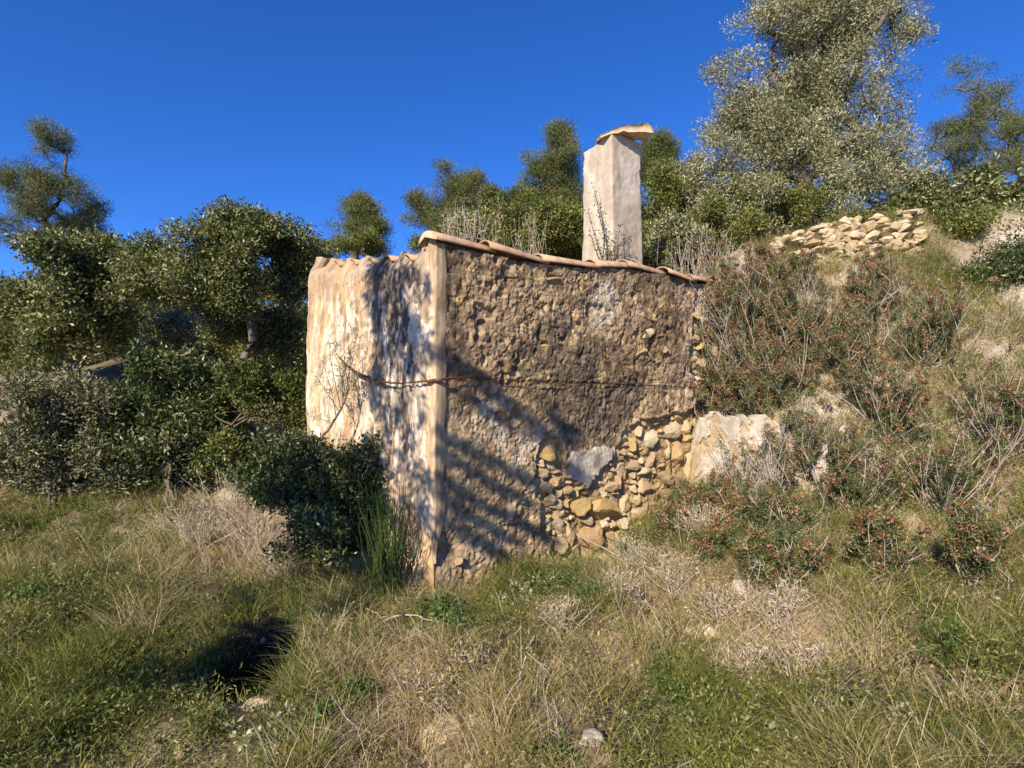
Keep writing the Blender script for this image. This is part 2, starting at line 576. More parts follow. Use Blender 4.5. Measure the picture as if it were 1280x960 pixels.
# relief of the render
und = fbm(T * 2.1, Z * 2.1, 0, 33, 3)
F1, F2, ID = worley(T * 26 + 0.6 * fbm(T * 9, Z * 9, 0, 1, 2), Z * 26 + 0.6 * fbm(T * 9, Z * 9, 0, 2, 2), 3)
G1, G2, ID2 = worley(T * 11, Z * 11 + 0.5 * und, 9)
peb = (0.75 - F1) * (0.45 + 0.8 * ID)
clod = (0.6 - G1) * smooth(0.35, 0.8, ID2)
fine = fbm(T * 42, Z * 42, 0, 35, 3)
med = fbm(T * 13, Z * 13, 0, 36, 4)
crustamt = np.clip(1.15 * smooth(-0.45, 0.45, fbm(T * 1.9, Z * 1.9, 0, 37, 4)) * (1 - 0.5 * low) + 0.18, 0, 1.3)
def zone(pts, feather=0.07):
    return smooth(-feather, feather, poly_dist(T + 0.09 * fbm(T * 5, Z * 5, 0, 67, 3), Z + 0.09 * fbm(T * 5, Z * 5, 0, 68, 3), rpoly(pts)))


calm = np.maximum(zone([(728, 338), (775, 338), (780, 420), (745, 440), (725, 400)]), 0.85 * zone([(785, 345), (870, 360), (870, 500), (800, 510), (770, 460)]))
calm = np.maximum(calm, 0.7 * zone([(555, 482), (640, 482), (680, 540), (640, 600), (560, 560)]))
crustamt = crustamt * (1 - 0.8 * calm)
pits = smooth(0.45, 0.65, fbm(T * 8.5, Z * 6.5, 0, 38, 3)) * (1 - 0.5 * low)
cracks = smooth(0.10, 0.0, np.abs(fbm(T * 2.6 + 0.3 * med, Z * 1.7, 0, 39, 3))) * smooth(0.0, 0.4, fbm(T * 1.3, Z * 1.3, 0, 40, 2))
H1, H2, ID3 = worley(T * 52 + 0.5 * fine, Z * 52, 5)
bil = np.abs(noise(T * 17, Z * 17, 0, 42)) + 0.6 * np.abs(noise(T * 36, Z * 33, 0, 43)) + 0.4 * np.abs(noise(T * 70, Z * 66, 0, 44))
micro = noise(T * 95, Z * 95, 0, 45)
holes = smooth(0.34, 0.56, fbm(T * 19, Z * 15, 0, 46, 3)) * (1 - 0.4 * low)
gouge = smooth(0.15, 0.55, fbm(T * 5.5, Z * 2.2, 0, 47, 4))
off = 0.018 * und - 0.012 * gouge + crustamt * (0.003 * peb + 0.002 * clod + 0.0055 * (0.6 - H1) * ID3 + 0.006 * (0.5 - bil) + 0.005 * (0.25 - np.abs(micro))) + 0.005 * fine + 0.0045 * micro + 0.007 * med - 0.030 * pits - 0.018 * holes * (0.3 + crustamt) - 0.020 * cracks + calm * 0.012 * np.round(2.2 * fbm(T * 4.5, Z * 3.2, 0, 49, 3)) / 2.2
# smoother skim patches near the corner and the plumb band
sm = smooth(0.30, 0.12, T) * 0.5
off = off * (1 - sm)
# the horizontal day joint at the wire
joint = np.exp(-((Z - zgro - 0.006 * noise(T * 6, T * 0, 0, 4)) / 0.008) ** 2) * smooth(0.5, 0.8, T)
off = off - 0.012 * joint + 0.012 * (1 - low)
# fallen area: rubble core set back
core = -0.060 + 0.036 * fbm(T * 9, Z * 9, 0, 41, 4) + 0.020 * (0.6 - G1) + 0.006 * fine + 0.004 * micro
lip = np.exp(-((dfall + 0.012) / 0.02) ** 2) * 0.012
off = off * (1 - fall) + core * fall + lip * (1 - fall)
off = np.where(rend > 0, off * (1 - rend) + (off - 0.03) * rend, off)
offw = 0.012 + 0.006 * und + 0.004 * med + 0.0025 * fine
off = off * (1 - white) + offw * white
# a worn hollow at the foot of the corner and towards the ground
hol = np.exp(-(((T - 0.12) / 0.10) ** 2 + ((Z - 0.62) / 0.10) ** 2))
off = off - 0.05 * hol
off = off * smooth(0.0, 0.03, T) - 0.012 * (1 - smooth(0.0, 0.03, T))
# colour of the surface (stains, lichen, bare mortar)
s1 = smooth(-0.3, 0.5, fbm(T * 1.6, Z * 1.6, 0, 51, 4))[..., None]
s2 = smooth(0.0, 0.6, fbm(T * 3.2, Z * 2.0, 0, 52, 4))[..., None]
brown = np.array([0.200, 0.134, 0.076])
tan = np.array([0.335, 0.236, 0.138])
gold = np.array([0.42, 0.30, 0.168])
grey = np.array([0.098, 0.074, 0.050])
pale = np.array([0.44, 0.385, 0.32])
c = brown * (1 - s1) + tan * s1
lo3 = low[..., None]
c = c * (1 - 0.75 * lo3) + (tan * (1 - s2) + gold * s2) * 0.75 * lo3
# lichen darkened patch right of centre, with a soft irregular edge


def blob(pts, feather):
    return smooth(-feather, feather, poly_dist(T + 0.10 * fbm(T * 4, Z * 4, 0, 61, 4), Z + 0.10 * fbm(T * 4, Z * 4, 0, 62, 4), rpoly(pts)))[..., None]


dk = blob([(655, 425), (700, 400), (745, 420), (760, 470), (800, 490), (792, 530), (765, 550), (720, 555), (690, 540), (665, 500), (640, 470)], 0.06)
c = c * (1 - 0.8 * dk) + grey * 1.25 * 0.8 * dk
dk2 = blob([(552, 300), (575, 310), (572, 400), (590, 440), (575, 470), (556, 460), (553, 380)], 0.03)
c = c * (1 - 0.7 * dk2) + grey * 0.7 * dk2
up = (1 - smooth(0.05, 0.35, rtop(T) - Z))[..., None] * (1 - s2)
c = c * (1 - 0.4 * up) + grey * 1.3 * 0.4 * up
pg = blob([(735, 340), (765, 345), (770, 400), (745, 410), (732, 380)], 0.05)
c = c * (1 - 0.55 * pg) + pale * 0.55 * pg
pr = blob([(850, 350), (905, 360), (900, 520), (840, 520), (850, 430)], 0.08)
c = c * (1 - 0.5 * pr) + np.array([0.42, 0.31, 0.21]) * 0.5 * pr
wash = blob([(575, 500), (620, 500), (680, 560), (670, 600), (610, 570)], 0.06) * smooth(0.0, 0.3, fbm(T * 14, Z * 5, 0, 63, 3))[..., None]
ch_ = (0.6 * zone([(552, 485), (640, 488), (672, 560), (660, 640), (600, 700), (552, 700)], 0.10) * smooth(-0.1, 0.4, fbm(T * 7, Z * 3.5, 0, 69, 4)))[..., None]
c = c * (1 - ch_) + np.array([0.46, 0.36, 0.235]) * ch_
c = c * (1 - 0.55 * wash) + pale * 1.05 * 0.55 * wash
yel = (smooth(0.62, 0.85, fbm(T * 6, Z * 6, 0, 64, 3)) * (1 - 0.4 * low))[..., None]
c = c * (1 - 0.6 * yel) + np.array([0.50, 0.36, 0.17]) * 0.6 * yel
rustst = (np.exp(-((T - 0.18) / 0.16) ** 2) * smooth(zgro - 0.35, zgro - 0.02, Z) * (1 - smooth(zgro - 0.02, zgro + 0.01, Z)))[..., None]
c = c * (1 - 0.6 * rustst) + np.array([0.20, 0.105, 0.05]) * 0.6 * rustst
f3 = fall[..., None]
corec = np.array([0.34, 0.235, 0.115]) * (1 - s2) + np.array([0.47, 0.35, 0.20]) * s2
gr = (0.55 + 0.78 * smooth(-0.6, 0.6, fbm(T * 24, Z * 24, 0, 66, 4)))[..., None]
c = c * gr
c = c * (1 - f3) + corec * f3
r3 = (rend * (1 - fall))[..., None]
c = c * (1 - 0.6 * r3) + np.array([0.50, 0.40, 0.29]) * 0.6 * r3
w3 = white[..., None]
ww = np.array([0.45, 0.395, 0.31]) * (0.55 + 0.6 * smooth(-0.4, 0.4, fbm(T * 10, Z * 6, 0, 65, 4)))[..., None]
c = c * (1 - w3) + ww * w3
# turn the free left edge back into the wall so it meets the corner
V = RW(T, Z, off).reshape(-1, 3)
part('front_wall', mesh('front_wall', V, grid_faces(nu, nv), True, None, c.reshape(-1, 3)), M['crust'])['label'] = 'rough brown rendered wall with a fallen patch baring rubble stone'

# ---- short lime-washed wall with runs
nu2, nv2 = 420, 520
ss = np.linspace(0, LLEN + 0.35, nu2)
S, ZR = np.meshgrid(ss, np.linspace(0, 1, nv2))
zb2 = -0.15
TOPL = ltop(np.minimum(S, LLEN)) + 0.012 * np.cos(S / 0.196 * 2 * math.pi) * smooth(0.06, 0.16, S)
Z2 = zb2 + ZR * (TOPL - zb2)
drip = fbm(S * 17 + 0.25 * fbm(S * 4, Z2 * 2, 0, 71, 2), Z2 * 1.7, 0, 72, 4)
drip2 = np.abs(noise(S * 11 + 0.5 * noise(S * 3, Z2 * 1.2, 0, 5), Z2 * 0.9, 0, 73))
drip3 = fbm(S * 45, Z2 * 9, 0, 74, 3)
mid = smooth(0.0, 0.12, S) * (1 - 0.65 * smooth(0.75, 1.15, S))
off2 = 0.005 * fbm(S * 14, Z2 * 10, 0, 80, 4) * smooth(0.0, 0.02, S) + 0.006 * drip * (0.3 + 0.8 * mid) + 0.009 * fbm(S * 16, Z2 * 6.0, 0, 79, 4) * (0.3 + mid) + 0.004 * drip3 + 0.012 * fbm(S * 2, Z2 * 1.5, 0, 75, 3)
top = TOPL - Z2
flute = np.cos(S / 0.196 * 2 * math.pi)
off2 = off2 + 0.014 * flute * smooth(0.10, 0.0, top) * smooth(0.08, 0.2, S)
off2 = off2 - 0.10 * smooth(0.26, 0.0, top) ** 2.5 * smooth(0.06, 0.22, S)
# far edge rounds off backwards near the top and leans out lower down
off2 = off2 - 0.02 * smooth(LLEN - 0.05, LLEN, S)
# broken foot beside the corner
bro = smooth(0.02, -0.06, Z2 - 0.86 + 0.25 * noise(S * 9, S * 0, 0, 7) + 0.9 * np.abs(S - 0.16)) * smooth(0.55, 0.35, S)
off2 = off2 - bro * (0.05 + 0.05 * fbm(S * 9, Z2 * 4, 0, 76, 3))
bulge = 0.03 * smooth(1.6, 0.5, Z2)
off2 = off2 + bulge * smooth(0, 0.2, S)
spike = noise(S * 60 + 0.6 * drip3, Z2 * 3.2, 0, 77)
off2 = off2 + 0.004 * spike * (0.4 + 0.6 * mid) - 0.012 * smooth(0.15, 0.4, fbm(S * 44, Z2 * 9, 0, 78, 3)) * (0.2 + mid)
off2 = off2 * smooth(-0.005, 0.05, S)
q1 = smooth(-0.35, 0.35, fbm(S * 15, Z2 * 3.6, 0, 81, 5, 0.65))[..., None]
q2 = smooth(0.0, 0.45, fbm(S * 36, Z2 * 7.5, 0, 82, 4, 0.65))[..., None]
cream = np.array([0.62, 0.50, 0.355])
ochre = np.array([0.54, 0.375, 0.21])
dirty = np.array([0.30, 0.215, 0.14])
gry = np.array([0.38, 0.33, 0.275])
c2 = cream * (1 - q1) + ochre * q1
c2 = c2 * (1 - 0.6 * q2) + dirty * 0.6 * q2
q4 = (smooth(0.08, 0.3, fbm(S * 60, Z2 * 12.0, 0, 87, 3)) * (0.45 + 0.55 * mid))[..., None]
c2 = c2 * (1 - 0.55 * q4) + np.array([0.20, 0.135, 0.085]) * 0.55 * q4
gm = (smooth(0.95, 0.7, S) * smooth(0.05, 0.16, S) * smooth(-0.1, 0.3, fbm(S * 13, Z2 * 3.5, 0, 83, 5)) * smooth(0.9, 1.5, Z2))[..., None]
c2 = c2 * (1 - 0.7 * gm) + gry * 0.7 * gm
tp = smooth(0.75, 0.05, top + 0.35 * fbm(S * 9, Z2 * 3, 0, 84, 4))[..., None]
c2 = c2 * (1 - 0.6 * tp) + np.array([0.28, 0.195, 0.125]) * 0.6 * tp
# old black mould runs under the tile channels, plus streaky shadow painted in
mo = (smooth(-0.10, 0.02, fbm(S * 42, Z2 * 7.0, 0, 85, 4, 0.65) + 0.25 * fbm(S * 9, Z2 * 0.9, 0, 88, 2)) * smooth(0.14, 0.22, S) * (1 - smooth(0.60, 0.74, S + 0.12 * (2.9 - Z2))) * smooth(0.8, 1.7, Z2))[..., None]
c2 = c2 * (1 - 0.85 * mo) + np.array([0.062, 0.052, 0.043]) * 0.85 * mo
wht = (smooth(0.22, 0.4, fbm(S * 22, Z2 * 6.5, 0, 86, 4)) * smooth(0.5, 1.2, Z2) * smooth(2.65, 2.3, Z2))[..., None]
c2 = c2 * (1 - 0.7 * wht) + np.array([0.72, 0.64, 0.52]) * 0.7 * wht
b3 = bro[..., None]
ar = (smooth(0.10, 0.0, S) * (0.35 + 0.65 * smooth(-0.2, 0.4, fbm(S * 30, Z2 * 6, 0, 89, 4))))[..., None]
c2 = c2 * (1 - 0.55 * ar) + np.array([0.40, 0.275, 0.16]) * 0.55 * ar
c2 = c2 * (1 - 0.7 * b3) + np.array([0.44, 0.29, 0.15]) * 0.7 * b3
VL = LW(np.minimum(S, LLEN), Z2, 0.0)
wrap = np.maximum(S - LLEN, 0)[..., None]
rd3 = np.array([RD[0], RD[1], 0.0])
cb = smooth(LLEN - 0.05, LLEN + 0.05, S)[..., None]
outd = np.array([LN[0], LN[1], 0.0]) * (1 - cb) + np.array([LD[0], LD[1], 0.0]) * cb
VL = VL + rd3 * wrap + outd * off2[..., None]
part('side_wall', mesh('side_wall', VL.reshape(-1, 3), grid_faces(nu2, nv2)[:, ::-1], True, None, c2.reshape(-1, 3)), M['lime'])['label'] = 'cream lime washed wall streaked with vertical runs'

# ---- back and far walls, closing the body
P0 = np.array([CX, CY]) + RD * RLEN
P1 = LE + RD * RLEN
bz = 2.75


def slab_wall(name, a, b, z0, za, zb_, th, mat):
    a, b = np.asarray(a), np.asarray(b)
    d = (b - a) / np.linalg.norm(b - a)
    n_ = np.array([-d[1], d[0]]) * th
    vs = []
    for p, zt_ in ((a, za), (b, zb_)):
        for o_ in (np.zeros(2), n_):
            for z_ in (z0, zt_):
                vs.append((p[0] + o_[0], p[1] + o_[1], z_))
    fs = np.array([[0, 4, 5, 1], [2, 3, 7, 6], [0, 1, 3, 2], [4, 6, 7, 5], [1, 5, 7, 3], [0, 2, 6, 4]])
    cc = np.tile(np.array([0.40, 0.32, 0.22]), (8, 1))
    return part(name, mesh(name, np.array(vs), fs, False, None, cc), mat)


zl = float(ltop(LLEN))
slab_wall('back_wall', LE + RD * 0.3 - LD * 0.03, P1, -0.1, zl - 0.06, zl + 0.2, -0.18, M['chimney'])
slab_wall('end_wall', P0 - RN * 0.05, P1, 0.5, 2.95, zl + 0.2, 0.18, M['chimney'])

# ---- corner band: a smooth plaster arris along the angle of the two walls
zz = np.linspace(0.55, float(rtop(0.02)) - 0.004, 60)
bwid = 0.072 + 0.016 * noise(zz * 2.2, zz * 0, 0, 8) + 0.012 * noise(zz * 11, zz * 0, 0, 9)
bwid = np.where(zz < 1.0, bwid * smooth(0.55, 1.0, zz) + 0.012, bwid)
prof = []
for k in range(60):
    z_ = zz[k]
    o_ = 0.013 + 0.003 * float(noise(z_ * 9, 0.3, 0, 10))
    wv = bwid[k]
    jit = 0.004 * float(noise(z_ * 25, 0.7, 0, 17))
    row = [LW(np.array(0.03), np.array(z_), -0.02), LW(np.array(0.012), np.array(z_), -0.002), LW(np.array(0.004), np.array(z_), 0.004 + jit), RW(np.array(0.004), np.array(z_), o_ * 0.8 + jit),
           RW(np.array(wv * 0.5), np.array(z_), o_ + 0.004), RW(np.array(wv), np.array(z_), o_), RW(np.array(wv + 0.004), np.array(z_), -0.02)]
    prof += row
prof = np.array(prof)
zz7 = np.repeat(zz, 7)
k7 = np.tile(np.arange(7), 60)
bc = np.where((k7 < 3)[:, None], np.array([0.50, 0.385, 0.25]), np.array([0.33, 0.24, 0.155]))
bc = bc * (0.6 + 0.55 * smooth(-0.5, 0.5, fbm(zz7 * 9, k7 * 1.3, 0, 3, 4)))[:, None]
part('corner_band', mesh('corner_band', prof, grid_faces(7, 60), False, None, bc), M['lime'])


# ---- stones of the bared core
def ico(sub):
    import bmesh
    bm = bmesh.new()
    bmesh.ops.create_icosphere(bm, subdivisions=sub, radius=1.0)
    v = np.array([x.co[:] for x in bm.verts])
    f = np.array([[q.index for q in x.verts] for x in bm.faces])
    bm.free()
    return v, f


ICO1, ICO2, ICO3 = ico(1), ico(2), ico(3)


def rock_verts(ico_, seed, cuts=11, rough=0.15):
    v, f = ico_
    r = np.random.default_rng(seed)
    v = v.copy() * (1 + 0.25 * fbm(v[:, 0] * 0.9 + seed, v[:, 1] * 0.9, v[:, 2] * 0.9, 5, 2))[:, None]
    for _ in range(cuts):
        n_ = unit(r.normal(size=3))
        d_ = r.uniform(0.40, 0.72)
        k = v @ n_ - d_
        v = v - np.outer(np.maximum(k, 0), n_)
    v = v * (1 + rough * fbm(v[:, 0] * 2.4 + seed, v[:, 1] * 2.4, v[:, 2] * 2.4, 3, 4, 0.65) + 0.05 * noise(v[:, 0] * 9 + seed, v[:, 1] * 9, v[:, 2] * 9, 8) + 0.03 * noise(v[:, 0] * 17, v[:, 1] * 17 + seed, v[:, 2] * 17, 9))[:, None]
    return v / np.abs(v).max(0)


ROCKS = []
for k in range(14):
    me_ = mesh('stone_shape', rock_verts(ICO3, 100 + k), ICO3[1], False)
    ROCKS.append(me_)


def rock_mesh(k, mat):
    key = (k, mat)
    if key not in rock_mesh.cache:
        me_ = ROCKS[k].copy()
        me_.materials.append(M[mat])
        rock_mesh.cache[key] = me_
    return rock_mesh.cache[key]


rock_mesh.cache = {}
WANG = math.atan2(RD[1], RD[0])
placed = []
rs = random.Random(5)


def wall_stone(cx, cy, w_, h_, mat, proud=0.0, rot=None):
    t_, z_ = rw(cx, cy)
    ta, _ = rw(cx - w_ / 2, cy)
    tb, _ = rw(cx + w_ / 2, cy)
    _, za = rw(cx, cy + h_ / 2)
    _, zc = rw(cx, cy - h_ / 2)
    a, b = (tb - ta) / 2 * 1.17, (zc - za) / 2 * 1.17
    dd = min(0.10, max(0.04, 0.8 * min(a, b)))
    p = RW(np.array(t_), np.array(z_), proud - dd * 0.84 + 0.012)
    o = obj('stone', rock_mesh(rs.randrange(14), mat), None, hut)
    o.location = tuple(p - HO)
    o.rotation_euler = (0, rot if rot is not None else rs.uniform(-0.25, 0.25), WANG)
    o.scale = (a, dd * 1.15, b)
    placed.append((cx, cy, w_, h_))


STONES = [
    (690, 566, 30, 22, 'stone_gold'), (681, 590, 12, 14, 'stone'), (685, 608, 14, 16, 'stone'), (699, 603, 18, 12, 'stone_orange'), (727, 633, 27, 24, 'stone_gold'),
    (764, 635, 43, 27, 'stone_gold'), (702, 655, 17, 23, 'stone_pale'), (738, 652, 18, 13, 'stone'), (743, 674, 38, 36, 'stone_orange'),
    (759, 660, 13, 19, 'stone_pale'), (748, 617, 17, 15, 'stone_orange'), (756, 605, 10, 13, 'stone_pale'), (767, 608, 13, 13, 'stone'), (779, 602, 18, 23, 'stone_orange'),
    (796, 556, 15, 17, 'stone_gold'), (802, 540, 11, 15, 'stone'), (818, 546, 21, 23, 'stone_pale'), (796, 583, 17, 15, 'stone'), (808, 553, 8, 12, 'stone'),
    (820, 574, 21, 26, 'stone'), (838, 566, 13, 31, 'stone'), (851, 568, 21, 35, 'stone_orange'), (844, 539, 26, 26, 'stone_pale'), (835, 596, 20, 18, 'stone'),
    (814, 609, 25, 28, 'stone'), (808, 590, 16, 10, 'stone_pale'), (867, 582, 14, 40, 'stone'), (881, 598, 16, 34, 'stone_pale'), (855, 600, 18, 20, 'stone'),
    (874, 618, 18, 15, 'stone_pale'), (787, 630, 11, 22, 'stone'), (716, 670, 12, 34, 'stone'), (788, 533, 9, 11, 'stone_gold'), (862, 536, 18, 24, 'stone'),
    (700, 632, 16, 14, 'stone'), (690, 626, 12, 16, 'stone'), (714, 612, 14, 10, 'stone_orange'), (799, 625, 16, 18, 'stone'), (723, 690, 16, 22, 'stone'),
    (770, 660, 12, 16, 'stone'), (788, 655, 20, 16, 'stone_pale'), (806, 640, 20, 18, 'stone'), (838, 618, 22, 18, 'stone'), (858, 624, 16, 14, 'stone_pale'),
    (880, 560, 16, 28, 'stone_pale'), (878, 530, 18, 20, 'stone'), (703, 682, 16, 22, 'stone'), (690, 680, 12, 26, 'stone'), (764, 690, 22, 18, 'stone_pale'),
    (893, 580, 14, 26, 'stone_pale'), (896, 545, 16, 22, 'stone')]
for (cx, cy, w_, h_, m_) in STONES:
    wall_stone(cx, cy, w_, h_, m_, rs.uniform(-0.045, -0.005))
# small packing stones in the gaps
fx = np.array([p for p in FALL])
tries = 0
while tries < 2500 and len(placed) < 210:
    tries += 1
    cx, cy = rs.uniform(674, 900), rs.uniform(520, 700)
    t_, z_ = rw(cx, cy)
    if float(poly_dist(np.array(t_), np.array(z_), FALL)) < 0.035 or float(poly_dist(np.array(t_), np.array(z_), WHITE)) > -0.02:
        continue
    s_ = rs.uniform(6, 15)
    if any(abs(cx - q[0]) < (q[2] + s_) * 0.38 and abs(cy - q[1]) < (q[3] + s_) * 0.38 for q in placed):
        continue
    wall_stone(cx, cy, s_, s_ * rs.uniform(0.7, 1.1), rs.choice(['stone', 'stone', 'stone_gold', 'stone_pale', 'stone_orange']), rs.uniform(-0.06, -0.03))
# a few stones showing through the render higher up
for (cx, cy, w_, h_, m_) in [(801, 441, 16, 12, 'stone_gold'), (812, 414, 13, 14, 'stone_pale'), (804, 420, 9, 9, 'stone'), (679, 434, 10, 9, 'stone_gold'), (828, 437, 9, 9, 'stone'),
                             (868, 425, 9, 10, 'stone_orange'), (876, 432, 8, 9, 'stone_gold'), (884, 420, 12, 11, 'stone_orange'), (870, 395, 10, 9, 'stone'), (760, 405, 9, 9, 'stone'),
                             (878, 400, 11, 9, 'stone_pale'), (880, 455, 14, 12, 'stone'), (892, 440, 11, 13, 'stone_pale'), (875, 475, 14, 10, 'stone_pale'), (640, 345, 12, 8, 'stone_orange'),
                             (690, 350, 22, 7, 'stone_orange'), (575, 700, 9, 9, 'stone')]:
    wall_stone(cx, cy, w_, h_, m_, 0.018)

# ---- roof: mortar bed, barrel tiles along the verge and in courses
rise = (RTOP[-2, 1] - RTOP[0, 1]) / (RTOP[-2, 0] - RTOP[0, 0])
roofv, NR = [], 12
for k in range(NR + 1):
    tq = 0.22 + (RLEN - 0.22) * k / NR
    za = float(rtop(min(tq, RLEN))) - 0.012
    pa = RW(np.array(tq), np.array(za), -0.03)
    pbx = LE + RD * tq - LD * 0.03 * 0
    for d_ in (0.0, 0.10):
        roofv.append((pa[0], pa[1], za - d_))
        roofv.append((pbx[0], pbx[1], zl - 0.06 + rise * tq - d_))
rf = []
for k in range(NR):
    a = k * 4
    b = a + 4
    rf += [[a, b, b + 1, a + 1], [a + 2, a + 3, b + 3, b + 2], [a, a + 2, b + 2, b], [a + 1, b + 1, b + 3, a + 3]]
rf += [[0, 1, 3, 2], [NR * 4, NR * 4 + 2, NR * 4 + 3, NR * 4 + 1]]
part('roof', mesh('roof', np.array(roofv), np.array(rf), False), M['mortar'])


def tile_mesh(L, r0, r1, th=0.015, seg=12, ns=5, sag=0.0, seed=0):
    """barrel tile along +x: wide lower end r0 at x=0, narrow end r1 at x=L"""
    vs, fs = [], []
    rr = np.random.default_rng(seed)
    for inner in (0, 1):
        for i in range(ns + 1):
            f_ = i / ns
            R_ = r0 + (r1 - r0) * f_ - inner * th
            for j in range(seg + 1):
                a = math.pi * j / seg
                wob = 1 + 0.02 * math.sin(3 * a + 5 * f_ + seed)
                vs.append((L * f_ + rr.normal() * 0.0015 * (i in (0, ns)), math.cos(a) * R_ * wob, math.sin(a) * R_ * 0.74 * wob))
    n1 = (ns + 1) * (seg + 1)
    for i in range(ns):
        for j in range(seg):
            a = i * (seg + 1) + j
            fs.append([a, a + 1, a + seg + 2, a + seg + 1])
            b = a + n1
            fs.append([b, b + seg + 1, b + seg + 2, b + 1])
    for i in (0, ns):
        for j in range(seg):
            a = i * (seg + 1) + j
            q = [a, a + n1, a + 1 + n1, a + 1]
            fs.append(q if i == 0 else q[::-1])
    for j in (0, seg):
        for i in range(ns):
            a = i * (seg + 1) + j
            q = [a, a + seg + 1, a + seg + 1 + n1, a + n1]
            fs.append(q if j == 0 else q[::-1])
    me_ = mesh('roof_tile', np.array(vs), np.array(fs), True)
    me_.materials.append(M['tile'])
    return me_


seams = [(538, 296), (608, 309), (675, 325), (741, 332), (781, 331), (831, 340), (862, 349), (893, 351)]
st_ = []
for p in seams:
    st_.append(rw(*p))
st_.append((st_[-1][0] + 0.40, st_[-1][1] + 0.03))
for i in range(len(st_) - 1):
    (ta, za), (tb, zb_) = st_[i], st_[i + 1]
    L = math.hypot(tb - ta, zb_ - za)
    mm = tile_mesh(L + 0.07, 0.105 + 0.006 * (i % 2), 0.085, seed=i)
    o = obj('roof_tile', mm, None, hut)
    p = RW(np.array(ta if i else ta - 0.0), np.array(za), -0.055)
    zlift = 0.0 if i == 0 else 0.006
    o.location = tuple(np.array([p[0], p[1], za - 0.022 + zlift]) - HO)
    o.rotation_euler = (rs.uniform(-0.08, 0.08), -math.atan2(zb_ - za - (0.012 if i < 7 else 0), L), WANG + (rs.uniform(-0.02, 0.02) if i < 3 else rs.uniform(-0.07, 0.07)))
# plaster plug closing the first verge tile over the corner
pv, pf = [], []
for q in range(13):
    a_ = math.pi * q / 12
    for lay, rr_ in ((0.0, 1.0), (0.03, 0.94)):
        pv.append(RW(np.array(st_[0][0] + 0.022 - lay), np.array(st_[0][1] - 0.026 + math.sin(a_) * 0.083 * rr_), -0.055 + math.cos(a_) * 0.110 * rr_))
for q in range(12):
    pf.append([2 * q, 2 * q + 1, 2 * q + 3, 2 * q + 2])
pv.append(RW(np.array(st_[0][0] - 0.014), np.array(st_[0][1] + 0.01), -0.055))
pv.append(RW(np.array(st_[0][0] + 0.02), np.array(st_[0][1] + 0.01), -0.055))
tri = [[2 * q + 1, 26, 2 * q + 3] for q in range(12)]
part('verge_plug', mesh('verge_plug', np.array(pv), [np.array(pf), np.array(tri)], True, None, np.tile([[0.52, 0.40, 0.27]], (28, 1))), M['lime'])
tm = [tile_mesh(0.43, 0.085, 0.068, seg=8, ns=2, seed=40 + k) for k in range(3)]
ncol = 6
for cidx in range(1, ncol + 1):
    sA = 0.196 * cidx + 0.03
    for r_ in range(11):
        tq = 0.035 + 0.385 * r_
        base = np.array([CX, CY]) + LD * (sA - 0.03) + RD * tq
        zc = float(ltop(min(sA, LLEN))) - 0.062 + rise * tq - 0.010 + rs.uniform(-0.012, 0.008)
        o = obj('roof_tile', tm[(cidx + r_) % 3], None, hut)
        o.location = (base[0] - HO[0] + 0.05 * RD[0], base[1] - HO[1] + 0.05 * RD[1], zc - HO[2])
        o.rotation_euler = (rs.uniform(-0.06, 0.06), -math.atan(rise) + rs.uniform(-0.01, 0.02), WANG + rs.uniform(-0.05, 0.05))

